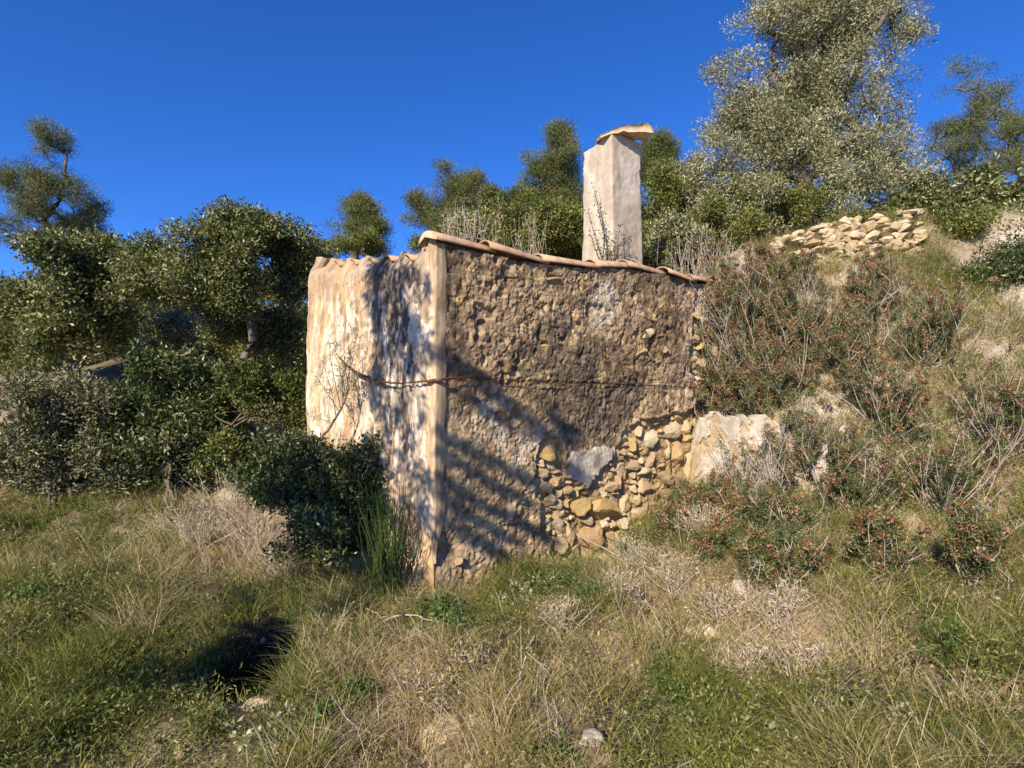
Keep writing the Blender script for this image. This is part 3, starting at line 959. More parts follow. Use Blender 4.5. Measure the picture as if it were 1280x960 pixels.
# ---- chimney
EC = at(766, 330, 5.75)[:2]
CL = np.array([-RD[1], RD[0]])
wl, wr = 0.435, 0.468
ztop = at(768, 161, 5.75)[2]
nz = 130
cv, cc = [], []
ring = []
for q in range(34):
    ring.append(('r', 1 - q / 34))
for q in range(34):
    ring.append(('l', q / 34))
for q in range(12):
    ring.append(('b', q / 12))
for q in range(12):
    ring.append(('f', q / 12))
ctr = EC + RD * wr / 2 + CL * wl / 2
ring_xy = []
for side, f_ in ring:
    if side == 'r':
        p = EC + RD * wr * f_
    elif side == 'l':
        p = EC + CL * wl * f_
    elif side == 'b':
        p = EC + CL * wl + RD * wr * f_
    else:
        p = EC + RD * wr + CL * wl * (1 - f_)
    ring_xy.append(p)
ring_xy = np.array(ring_xy)
nr = len(ring_xy)
zz = np.linspace(2.55, ztop, nz)
for k in range(nz):
    taper = 1.045 - 0.10 * (zz[k] - 2.55) / (ztop - 2.55)
    xy = ctr + (ring_xy - ctr) * taper
    dirn = unit(ring_xy - ctr)
    dsp = 0.012 * fbm(xy[:, 0] * 4, xy[:, 1] * 4, zz[k] * 3, 91, 4) + 0.004 * fbm(xy[:, 0] * 25, xy[:, 1] * 25, zz[k] * 25, 92, 2)
    cd = np.minimum(np.minimum(np.hypot(*(ring_xy - EC).T), np.hypot(*(ring_xy - EC - RD * wr).T)), np.minimum(np.hypot(*(ring_xy - EC - CL * wl).T), np.hypot(*(ring_xy - EC - RD * wr - CL * wl).T)))
    dsp = dsp - np.exp(-(cd / 0.018) ** 2) * (0.003 + 0.014 * smooth(0.1, 0.8, noise(xy[:, 0] * 3, xy[:, 1] * 3, zz[k] * 9, 95)))
    dsp = dsp * 0.6 - 0.006 * smooth(0.42, 0.55, fbm(xy[:, 0] * 4, xy[:, 1] * 4, zz[k] * 4, 96, 3))
    xy = xy + dirn * dsp[:, None]
    # the top steps down towards the left corner
    lf = np.clip((ring_xy - EC) @ CL / wl, 0, 1)
    rf_ = np.clip((ring_xy - EC) @ RD / wr, 0, 1)
    drop = 0.10 * smooth(0.15, 0.5, lf) * (0.6 + 0.4 * lf) + 0.02 * rf_
    zk = zz[k] - drop * smooth(0.8, 1.0, k / (nz - 1)) + 0.004 * noise(xy[:, 0] * 30, xy[:, 1] * 30, 0, 2)
    cv.append(np.c_[xy, zk])
    pat = smooth(-0.3, 0.5, fbm(xy[:, 0] * 3, xy[:, 1] * 3, zz[k] * 2, 93, 4))[:, None]
    dirt = smooth(0.1, 0.6, fbm(xy[:, 0] * 5, xy[:, 1] * 5, zz[k] * 1.5, 94, 4))[:, None]
    cq = np.array([0.44, 0.37, 0.285]) * (1 - pat) + np.array([0.55, 0.48, 0.39]) * pat
    cq = cq * (1 - 0.6 * dirt) + np.array([0.38, 0.30, 0.22]) * 0.6 * dirt
    stn = smooth(0.1, 0.5, fbm(xy[:, 0] * 13, xy[:, 1] * 13, zz[k] * 3, 97, 4))[:, None]
    cq = cq * (1 - 0.35 * stn) + np.array([0.30, 0.25, 0.20]) * 0.35 * stn
    cc.append(cq)
cv = np.concatenate(cv)
cc = np.concatenate(cc)
cf = []
for k in range(nz - 1):
    for j in range(nr):
        a, b = k * nr + j, k * nr + (j + 1) % nr
        cf.append([a, b, b + nr, a + nr][::-1])
cf = [np.array(cf)]
topc = len(cv)
cv = np.vstack([cv, [[ctr[0], ctr[1], ztop - 0.05]]])
cc = np.vstack([cc, [[0.45, 0.37, 0.28]]])
cf.append(np.array([[(nz - 1) * nr + (j + 1) % nr, (nz - 1) * nr + j, topc] for j in range(nr)]))
chim = part('chimney', mesh('chimney', cv, cf, True, None, cc), M['chimney'])
for e in chim.data.edges:
    pass
# stone slab lying across the flue, tipped up at its right end
A = at(745, 172, 5.90)
B = at(806, 153, 5.92)
ax = (B - A)
Ls = np.linalg.norm(ax)
ax = ax / Ls
sv = np.cross(ax, [0, 0, 1])
sv = sv / np.linalg.norm(sv)
upv = np.cross(sv, ax)
gu, gv = 24, 14
vs, n_top = [], gu * gv
for lay in (0, 1):
    for j in range(gv):
        for i in range(gu):
            a, b = i / (gu - 1), j / (gv - 1)
            wdt = 0.22 * (0.75 + 0.35 * math.sin(math.pi * min(1, a * 1.1 + 0.12))) + 0.03 * float(noise(a * 5, lay * 0, 0, 14))
            y_ = (b - 0.5) * 2 * wdt * 0.62
            x_ = a * Ls + 0.03 * float(noise(b * 4, 3.0, 0, 15)) * (1 if a in (0, 1) else 0)
            crown = 0.018 * math.sin(math.pi * min(1.0, a * 1.05)) - 0.03 * smooth(0.85, 1.0, a) - 0.02 * (2 * b - 1) ** 2 - 0.02
            thick = 0.025 + 0.085 * a
            rough_ = 0.008 * float(noise(a * 9, b * 7, lay * 3, 16))
            h_ = crown + rough_ + (0 if lay == 0 else -thick)
            vs.append(A + ax * x_ + sv * y_ + upv * h_)
vs = np.array(vs)
f1 = grid_faces(gu, gv)
f2 = grid_faces(gu, gv)[:, ::-1] + n_top
rim = [j * gu for j in range(gv)], [j * gu + gu - 1 for j in range(gv)], list(range(gu)), [(gv - 1) * gu + i for i in range(gu)]
rfs = []
for k, e in enumerate(rim):
    for a, b in zip(e[:-1], e[1:]):
        q = [a, b, b + n_top, a + n_top]
        rfs.append(q if k in (1, 2) else q[::-1])
slab = obj('cap_slab', mesh('cap_slab', vs, np.vstack([f1, f2, np.array(rfs)]), True), M['stone_pale'], chim)


# ------------------------------------------------------------------ rusty wire round the hut
def tube(pts, r, sides=5, seed=None):
    """one swept tube; pts (n,3), r scalar or (n,)"""
    pts = np.asarray(pts, float)
    n = len(pts)
    r = np.broadcast_to(np.asarray(r, float), (n,))
    d = unit(np.gradient(pts, axis=0))
    ref = np.where(np.abs(d[:, 2:3]) > 0.9, np.array([[1.0, 0, 0]]), np.array([[0, 0, 1.0]]))
    a = unit(np.cross(d, ref))
    b = np.cross(d, a)
    an = np.arange(sides) * 2 * math.pi / sides
    v = pts[:, None] + r[:, None, None] * (a[:, None] * np.cos(an)[None, :, None] + b[:, None] * np.sin(an)[None, :, None])
    i = np.arange(n - 1)[:, None] * sides
    j = np.arange(sides)[None]
    j2 = (j + 1) % sides
    f = np.stack([i + j, i + j2, i + sides + j2, i + sides + j], -1).reshape(-1, 4)
    return v.reshape(-1, 3), f


def join(parts):
    vs, fs, n = [], [], 0
    for v, f in parts:
        vs.append(v)
        fs.append(f + n)
        n += len(v)
    return np.concatenate(vs), np.concatenate(fs)


def curve(pts, n=24):
    pts = np.asarray(pts, float)
    k = np.linspace(0, len(pts) - 1, n)
    i = np.clip(k.astype(int), 0, len(pts) - 2)
    f = (k - i)[:, None]
    p0, p1, p2, p3 = pts[np.clip(i - 1, 0, None)], pts[i], pts[i + 1], pts[np.clip(i + 2, None, len(pts) - 1)]
    return 0.5 * (2 * p1 + (p2 - p0) * f + (2 * p0 - 5 * p1 + 4 * p2 - p3) * f ** 2 + (3 * p1 - p0 - 3 * p2 + p3) * f ** 3)


def on_l(px, py, off):
    s_, z_ = lw(px, py)
    return LW(np.array(s_), np.array(z_), off)


def on_r(px, py, off):
    t_, z_ = rw(px, py)
    return RW(np.array(t_), np.array(z_), off)


wp = [on_l(436, 448, 0.10), on_l(450, 462, 0.08), on_l(470, 473, 0.07), on_l(490, 478, 0.06), on_l(510, 479, 0.05), on_l(528, 478, 0.045), on_r(547, 475, 0.04), on_r(565, 472.5, 0.045),
      on_r(590, 472, 0.04), on_r(620, 474, 0.035), on_r(660, 477, 0.04), on_r(720, 480, 0.03), on_r(790, 479, 0.03), on_r(862, 477, 0.03)]
wc = curve(wp, 120)
wr_ = np.interp(np.linspace(0, 1, 120), [0, 0.1, 0.2, 0.32, 0.38, 0.44, 0.5, 0.58, 0.66, 1], [0.006, 0.010, 0.010, 0.005, 0.006, 0.014, 0.010, 0.006, 0.004, 0.0025])
wc[:, 2] += 0.004 * noise(np.arange(120) * 0.5, 0, 0, 3)
v_, f_ = tube(wc, wr_, 6)
tag(obj('rusty_wire', mesh('rusty_wire', v_, f_), M['rust']), 'rusty iron wire tied round the hut at mid height, its left end hanging loose', 'wire')


# ------------------------------------------------------------------ plants
def leaves(C, n_each, spread, size, ratio=0.35, up=0.0, tint=(0.2, 0.9), seed=0, out_from=None, droop=0.0, fold=0.15, tvar=None):
    """leaf quads scattered in clumps round the centres C"""
    r = np.random.default_rng(seed)
    C = np.asarray(C, float)
    n = len(C) * n_each
    cc_ = np.repeat(C, n_each, 0)
    sp = np.asarray(spread, float)
    g = r.normal(size=(n, 3))
    g = unit(g) * (r.random((n, 1)) ** 0.45)
    P = cc_ + g * sp
    d = r.normal(size=(n, 3)) + g * 0.9
    d[:, 2] += up - droop
    d = unit(d)
    s = unit(np.cross(d, r.normal(size=(n, 3))))
    nn = np.cross(d, s)
    L = size * r.uniform(0.6, 1.25, (n, 1))
    W = L * ratio
    v = np.stack([P, P + d * L * 0.5 + s * W * 0.5 + nn * W * fold, P + d * L, P + d * L * 0.5 - s * W * 0.5 + nn * W * fold], 1).reshape(-1, 3)
    i = np.arange(n)[:, None] * 4
    f = np.hstack([i, i + 1, i + 2, i + 3])
    ct = np.repeat(r.normal(0, 0.19, len(C)), n_each) if tvar is None else np.repeat(tvar, n_each)
    t = np.clip(r.uniform(tint[0], tint[1], n) + ct, 0, 1)
    return v, f, np.repeat(t, 4)


def needles(C, n_each, L, width=0.010, spread=0.05, tint=(0.2, 0.9), seed=0, up=0.4):
    """sprays of thin needles radiating from each centre"""
    r = np.random.default_rng(seed)
    n = len(C) * n_each
    P = np.repeat(np.asarray(C, float), n_each, 0) + r.normal(size=(n, 3)) * spread
    d = r.normal(size=(n, 3))
    d[:, 2] += up
    d = unit(d)
    s = unit(np.cross(d, r.normal(size=(n, 3)))) * width * 0.5
    l = L * r.uniform(0.6, 1.2, (n, 1))
    v = np.stack([P - s, P + s, P + d * l], 1).reshape(-1, 3)
    i = np.arange(n)[:, None] * 3
    t = np.clip(r.uniform(tint[0], tint[1], n) + np.repeat(r.normal(0, 0.14, len(C)), n_each), 0, 1)
    return v, np.hstack([i, i + 1, i + 2]), np.repeat(t, 3)


def crown_points(ells, n, seed, gap=0.0, gscale=1.0, shell=0.5):
    r = np.random.default_rng(seed)
    more = []
    for e in ells:                       # secondary sprays make the outline uneven
        for _ in range(5):
            g = unit(r.normal(size=3))
            f = r.uniform(0.22, 0.5)
            more.append(tuple(np.array(e[:3]) + g * np.array(e[3:6]) * r.uniform(0.75, 1.05)) + tuple(np.array(e[3:6]) * f))
    ells = [tuple(e[:3]) + tuple(np.array(e[3:6]) * 0.9) for e in ells] + more
    vol = np.array([e[3] * e[4] * e[5] for e in ells]) ** 0.75
    out = []
    while len(out) < n:
        e = ells[r.choice(len(ells), p=vol / vol.sum())]
        g = unit(r.normal(size=3)) * r.random() ** (shell * 0.66)
        p = np.array(e[:3]) + g * np.array(e[3:6])
        if gap and float(noise(p[0] * gscale, p[1] * gscale, p[2] * gscale, seed)) < gap - 1 + 0.6:
            continue
        out.append(p)
    return np.array(out)


def skeleton(trunk, C, r0, seed, twist=0.10, sides=6, rmin=0.006, power=2.3, rcap=None):
    """branches grown from the trunk to every clump; returns tube parts"""
    rr = np.random.default_rng(seed)
    nodes = [np.array(p, float) for p in trunk]
    par = [-1] + list(range(len(trunk) - 1))
    top = nodes[-1]
    order = np.argsort(np.linalg.norm(C - top, axis=1))
    tips = []
    start = max(1, len(trunk) // 2)
    depth = [0] * len(trunk)
    for q in order:
        p = C[q]
        A = np.array(nodes[start:])
        dv = p - A
        dist = np.linalg.norm(dv, axis=1)
        pen = dist * (1.0 + 0.35 * np.clip(-dv[:, 2] / (dist + 1e-6), 0, 1)) + 0.02 * np.array(depth[start:])
        k = int(np.argmin(pen)) + start
        a = nodes[k]
        ln = np.linalg.norm(p - a)
        prev = k
        nseg = 3 if ln > 0.3 else 2
        for j in range(1, nseg + 1):
            f = j / nseg
            m = a + (p - a) * f
            if j < nseg:
                m = m + rr.normal(size=3) * ln * twist + np.array([0, 0, 0.10 * ln * math.sin(math.pi * f)])
            nodes.append(m)
            par.append(prev)
            depth.append(depth[prev] + 1)
            prev = len(nodes) - 1
        tips.append(prev)
    n = len(nodes)
    area = np.zeros(n)
    for t in tips:
        area[t] += rmin ** power
    for i in range(n - 1, 0, -1):
        area[par[i]] += area[i]
    R = np.maximum(area, 1e-9) ** (1 / power)
    R = rmin + (R - rmin) * (r0 / R[min(2, n - 1)] if R[min(2, n - 1)] > rmin * 1.5 else 1.0)
    R = np.maximum(R, rmin * 0.7)
    if rcap:
        R = np.minimum(R, rcap)
    for i in range(len(trunk)):
        R[i] = max(R[i], r0 * (1.25 - 0.35 * i / max(1, len(trunk) - 1)) if i < 2 else R[i])
    parts = []
    ch = {}
    for i in range(1, n):
        ch.setdefault(par[i], []).append(i)
    done = set()
    for i in range(n):                       # follow the thickest child to make long tubes
        for c0 in ch.get(i, []):
            if c0 in done:
                continue
            line = [i, c0]
            done.add(c0)
            while ch.get(line[-1]):
                nxt = max((x for x in ch[line[-1]] if x not in done), key=lambda x: R[x], default=None)
                if nxt is None:
                    break
                done.add(nxt)
                line.append(nxt)
            pts = np.array([nodes[x] for x in line])
            rr_ = np.array([R[x] for x in line])
            rr_[0] = min(rr_[0], rr_[1] * 1.5)
            mm = len(line)
            if mm > 2:
                kk = np.linspace(0, mm - 1, mm * 2)
                rr_ = np.interp(kk, np.arange(mm), rr_)
                pts = curve(pts, mm * 2)
            parts.append(tube(pts, rr_, sides if rr_[0] > 0.02 else 4))
    return parts


def tree(name, label, cat, base, trunk, C, r0, leafmat, lv, bark='bark', group=None, seed=0, rmin=0.006, extra=None, rcap=None):
    base = np.array(base, float)
    t = thing(name, label, cat, base, group)
    v, f = join(skeleton(trunk, C, r0, seed, rmin=rmin, rcap=rcap))
    obj('trunk', mesh('trunk', v - base, f), M[bark], t)
    v, f, tn = lv
    obj('crown', mesh('crown', v - base, f, False, tn), M[leafmat], t)
    if extra:
        nm, (v, f, tn), mt = extra
        obj(nm, mesh(nm, v - base, f, False, tn), M[mt], t)
    return t


def hit(px, py):
    d = ray(px, py)
    Y = np.linspace(1.7, 45, 1800)
    P = EYE[None] + d[None] * (Y / d[1])[:, None]
    g = ground_z(P[:, 0], P[:, 1], False)
    k = np.argmax(P[:, 2] < g) if (P[:, 2] < g).any() else len(Y) - 1
    x, y = P[k, 0], P[k, 1]
    return np.array([x, y, gz(x, y)])


def trunk_line(base, topp, n=6, wob=0.06, seed=0):
    r = np.random.default_rng(seed)
    base, topp = np.array(base, float), np.array(topp, float)
    L = np.linalg.norm(topp - base)
    pts = [base + (topp - base) * k / (n - 1) for k in range(n)]
    for k in range(1, n):
        pts[k] = pts[k] + r.normal(size=3) * wob * L * np.array([1, 1, 0.3]) * (0.4 + 0.6 * k / n)
    return pts


def ell(px, py, Y, rx, rz, ry=None):
    """crown lobe whose centre stands at depth Y behind image point px,py; radii in pixels of the frame"""
    p = at(px, py, Y)
    k = Y / F
    return (p[0], p[1], p[2], rx * k, (ry or rx) * k, rz * k)


# ---- the big olive at the right
ob = np.array([4.75, 8.4, gz(4.75, 8.4) - 0.1])
E = [ell(965, 40, 8.2, 64, 46), ell(1010, 0, 8.2, 80, 70), ell(918, 72, 8.2, 32, 30), ell(930, 140, 8.1, 50, 48), ell(905, 100, 8.1, 20, 20), ell(985, 140, 8.4, 70, 80), ell(915, 205, 8.0, 42, 40),
     ell(975, 215, 8.2, 70, 55), ell(1060, 110, 8.4, 85, 110), ell(1110, 200, 8.3, 70, 80), ell(900, 235, 8.0, 32, 26), ell(1090, 10, 8.5, 70, 60), ell(1040, 240, 8.2, 70, 50), ell(950, 262, 8.1, 55, 30), ell(885, 205, 8.0, 22, 24), ell(893, 262, 7.9, 26, 30), ell(935, 288, 7.9, 46, 22)]
C = crown_points(E, 1050, 3, 0.10, 1.5, 0.8)
tree('olive_tree', 'big silvery olive tree leaning over the bank at the right, its crown against the sky', 'tree', ob, trunk_line(ob, at(1000, 250, 8.4), 6, 0.05, 2), C, 0.17, 'olive',
     leaves(C, 190, (0.21, 0.21, 0.18), 0.052, 0.27, 0.25, (0.25, 1.0), 4), seed=5, rmin=0.005)


# ---- pines on the slope behind
def pine(px, Y, lobes, label, seed, n=170, nd=70, base_py=None):
    n = int(n * 1.4)
    topc_ = ell(*lobes[0][:2], Y, *lobes[0][2:])
    x, y = at(px, 300, Y)[:2]
    b = np.array([x, y, gz(x, y) - 0.1])
    E_ = [ell(a, b_, Y, c_, d_) for a, b_, c_, d_ in lobes]
    C_ = crown_points(E_, n, seed, 0.25, 1.1, 0.7)
    low_ = min(e[2] for e in E_)
    tr = trunk_line(b, (topc_[0], topc_[1], max(low_, b[2] + 0.8)), 6, 0.02, seed)
    s_ = Y / 20
    v1 = leaves(C_, int(nd * 2.4), (0.33 * s_, 0.33 * s_, 0.25 * s_), 0.115 * s_, 0.13, 0.5, (0.2, 0.95), seed)
    return tree('pine_tree', label, 'tree', b, tr, C_, 0.14 * s_, 'pine', v1, seed=seed, group='pines on the slope behind the hut', rmin=0.012)


pine(447, 22, [(445, 268, 30, 24), (432, 290, 24, 18), (462, 290, 22, 20), (446, 300, 38, 14), (445, 255, 20, 14)], 'small round topped pine standing alone left of the tiled corner', 11, 170, 80)
pine(570, 20, [(560, 232, 34, 22), (548, 222, 18, 15), (590, 236, 22, 18), (545, 258, 28, 18), (580, 262, 36, 22), (530, 275, 18, 12), (556, 285, 40, 18), (525, 245, 12, 12)], 'broad two lobed pine behind the dry stalks over the roof corner', 12, 260, 80)
pine(700, 22, [(692, 172, 28, 18), (690, 200, 34, 24), (680, 228, 30, 22), (706, 232, 26, 24), (668, 250, 26, 18), (704, 262, 30, 20), (680, 275, 45, 16), (668, 196, 14, 16)], 'tall narrow pine just left of the chimney', 13, 280, 80)
pine(830, 17, [(822, 190, 18, 22), (822, 225, 24, 25), (832, 258, 30, 25), (820, 290, 32, 22), (810, 205, 12, 30)], 'yellow green young pine peeping out right of the chimney', 14, 200, 80)
pine(60, 24, [(60, 190, 30, 30), (50, 230, 46, 30), (80, 250, 46, 30), (40, 280, 60, 30)], 'tall pine at the far left above the oak scrub', 15, 240, 70)
pine(1230, 17, [(1230, 110, 40, 50), (1215, 180, 60, 46), (1255, 200, 50, 50), (1235, 250, 70, 40)], 'dark pine at the far right beyond the olive', 16, 240, 70)

# ---- evergreen oak at the left
ob = at(296, 520, 6.7)
ob[2] = gz(ob[0], ob[1]) - 0.05
E = [ell(310, 285, 6.6, 34, 26), ell(290, 270, 6.5, 20, 16), ell(345, 295, 6.8, 34, 22), ell(375, 320, 7.0, 26, 18), ell(300, 330, 6.6, 44, 34), ell(350, 345, 6.9, 36, 30), ell(365, 380, 7.0, 24, 30),
     ell(290, 370, 6.5, 36, 24), ell(250, 300, 6.5, 50, 36), ell(230, 350, 6.6, 52, 40), ell(195, 320, 6.6, 40, 36), ell(330, 390, 7.0, 34, 22), ell(365, 430, 7.2, 22, 30), ell(400, 318, 7.4, 20, 10)]
E += [ell(285, 320, 6.4, 40, 50), ell(330, 310, 6.9, 40, 34), ell(370, 350, 7.2, 24, 34), ell(340, 420, 7.4, 40, 26), ell(275, 400, 6.9, 30, 24)]
C = crown_points(E, 820, 21, 0.12, 2.2, 0.8)
tr = [ob, at(300, 470, 6.6), at(308, 440, 6.6), at(316, 425, 6.6), at(312, 400, 6.6), at(306, 372, 6.6), at(300, 345, 6.6)]
tree('evergreen_oak', 'evergreen oak with forked grey trunk close left of the lime washed wall', 'tree', ob, tr, C, 0.042, 'oak',
     leaves(C, 120, (0.17, 0.17, 0.14), 0.043, 0.5, 0.3, (0.15, 1.0), 22), seed=23, rmin=0.005)
for k, (px, py, Y, lob, lab) in enumerate([
        (90, 520, 7.4, [(90, 330, 60, 40), (60, 380, 60, 40), (130, 370, 50, 40), (95, 420, 70, 30)], 'round evergreen oak at the left edge under the tall pine'),
        (1200, 360, 7.6, [(1190, 250, 50, 40), (1220, 290, 50, 34), (1165, 290, 40, 30), (1250, 260, 50, 50)], 'low evergreen oak on the bank right of the olive')]):
    b = at(px, py, Y)
    b[2] = gz(b[0], b[1]) - 0.05
    E = [ell(a, c_, Y, d_, e_) for a, c_, d_, e_ in lob]
    C = crown_points(E, 420, 30 + k, 0.12, 2.0, 0.8)
    tree('evergreen_oak', lab, 'tree', b, trunk_line(b, (E[-1][0], E[-1][1], E[-1][2]), 5, 0.06, k), C, 0.08, 'oak', leaves(C, 90, (0.18, 0.18, 0.15), 0.058, 0.5, 0.3, (0.2, 1.0), 32 + k), seed=33 + k)


# ---- shrubs
def shrub(name, label, cat, base, lobes_px, Y, mat, n=90, nd=60, size=0.05, ratio=0.4, spread=0.12, tint=(0.15, 0.95), seed=0, group=None, stemmat='darktwig', up=0.4, gap=0.15, stems=3):
    n, nd = int(n * 1.7), int(nd * 1.4)
    E_ = [ell(a, b, Y + dy, c_, d_) for a, b, c_, d_, dy in lobes_px]
    C_ = crown_points(E_, n, seed, gap, 3.0, 0.8)
    base = np.array(base, float)
    t = thing(name, label, cat, base, group)
    parts = []
    r = np.random.default_rng(seed)
    own = r.integers(0, stems, len(C_))
    for q in range(stems):
        if not (own == q).any():
            continue
        Cq = C_[own == q]
        b0 = base + np.array([r.normal() * 0.05, r.normal() * 0.05, -0.03])
        parts += skeleton(trunk_line(b0, b0 + (Cq.mean(0) - b0) * 0.45, 4, 0.05, seed + q), Cq, 0.018, seed + q, sides=4, rmin=0.003)
    v, f = join(parts)
    obj('stem', mesh('stem', v - base, f), M[stemmat], t)
    v, f, tn = leaves(C_, nd, spread, size, ratio, up, tint, seed)
    obj('foliage', mesh('foliage', v - base, f, False, tn), M[mat], t)
    return t


def gbase(px, Y):
    p = at(px, 480, Y)
    return np.array([p[0], p[1], gz(p[0], p[1])])


# dark bush in front of the side wall
b = hit(425, 690)
shrub('leafy_bush', 'dark glossy bush hiding the foot of the lime washed wall', 'bush', b, [(400, 585, 55, 38, 0), (445, 600, 45, 40, 0.05), (365, 610, 42, 42, -0.05), (420, 640, 60, 40, -0.1), (380, 655, 46, 30, -0.1), (460, 645, 28, 40, 0), (350, 575, 26, 30, 0.1), (395, 552, 26, 22, 0.1), (340, 640, 36, 46, -.1), (415, 680, 70, 30, -.15), (470, 680, 30, 30, 0), (450, 575, 16, 26, 0), (372, 560, 14, 24, 0), (325, 600, 22, 30, 0)],
      4.25, 'bush', 360, 44, 0.036, 0.5, 0.085, (0.05, 1.0), 41, stems=9, gap=0.22)
b = hit(310, 640)
shrub('leafy_bush', 'sunlit olive green bush below the oak trunk', 'bush', b, [(310, 500, 36, 32, 0), (345, 520, 38, 40, 0.1), (295, 555, 36, 40, -0.1), (335, 575, 40, 34, 0), (280, 520, 36, 40, 0), (365, 500, 20, 40, .2)], 5.6, 'shrub', 200, 55, 0.045, 0.45, 0.12, (0.0, 0.7), 42, stems=5)
b = hit(215, 640)
shrub('leafy_bush', 'wide green bush left of the oak trunk', 'bush', b, [(220, 480, 60, 40, 0), (180, 520, 60, 46, 0), (240, 540, 50, 46, -0.1), (150, 560, 50, 40, 0), (205, 585, 60, 30, -.1)], 5.7, 'bush', 240, 55, 0.05, 0.45, 0.14, (0.1, 0.9), 43, stems=6)
b = hit(70, 640)
shrub('leafy_bush', 'grey green bush at the far left below the round oak', 'bush', b, [(60, 510, 70, 50, 0), (20, 570, 60, 50, 0), (100, 580, 56, 40, -.1)], 5.4, 'olive', 200, 55, 0.05, 0.35, 0.14, (0.0, 0.6), 44, stems=5)
for k, (px, Y, lob, mt, lab) in enumerate([
        (380, 8.4, [(360, 400, 34, 40, 0), (375, 440, 24, 40, 0), (340, 430, 30, 30, 0)], 'oak', 'dark leafy shrub filling the gap between oak and side wall'),
        (290, 8.8, [(300, 400, 40, 34, 0), (280, 440, 40, 30, 0), (320, 470, 40, 24, 0)], 'shrub', 'olive green shrub on the slope behind the oak trunk'),
        (230, 8.6, [(220, 420, 50, 34, 0), (250, 450, 44, 34, 0), (190, 440, 44, 34, 0)], 'olive', 'silvery shrub on the slope left of the oak trunk'),
        (160, 9.4, [(150, 400, 54, 34, 0), (130, 440, 54, 34, 0), (180, 430, 40, 30, 0)], 'shrub', 'green shrub on the slope between the two oaks'),
        (20, 8.8, [(20, 420, 60, 40, 0), (60, 440, 50, 34, 0), (-10, 450, 40, 40, 0)], 'shrub', 'green shrub behind the round oak at the left edge'),
        (100, 13, [(90, 380, 60, 24, 0), (150, 375, 50, 22, 0), (40, 385, 50, 22, 0)], 'oak', 'dark far shrub belt piece on the left skyline'),
        (240, 14, [(230, 372, 60, 24, 0), (290, 370, 50, 22, 0), (190, 378, 40, 22, 0)], 'oak', 'dark far shrub behind the oak crown'),
        (370, 13, [(370, 350, 30, 24, 0), (340, 362, 40, 22, 0), (395, 345, 20, 22, 0)], 'shrub', 'far green shrub just left of the side wall top'),
        (1200, 7.2, [(1190, 310, 50, 26, 0), (1240, 300, 50, 26, 0)], 'shrub', 'yellow green shrub at the right on the bank top'),
        (1270, 7.4, [(1265, 290, 50, 30, 0), (1290, 330, 40, 30, 0)], 'olive', 'grey shrub at the right edge on the bank top')]):
    b = gbase(px, Y)
    shrub('slope_shrub', lab, 'shrub', b, lob, Y, mt, 120, 55, 0.05 if Y < 11 else 0.08, 0.4, 0.15 if Y < 11 else 0.22, (0.1, 0.95), 360 + k, 'shrubs on the slope at the sides')
b = gbase(330, 9.5)
shrub('slope_shrub', 'pale dry shrub on the slope seen through the oak branches', 'shrub', b, [(320, 430, 40, 26, 0), (360, 440, 30, 24, 0), (300, 450, 40, 20, 0)], 9.3, 'olive', 110, 45, 0.06, 0.35, 0.18, (0.3, 1.0), 45)

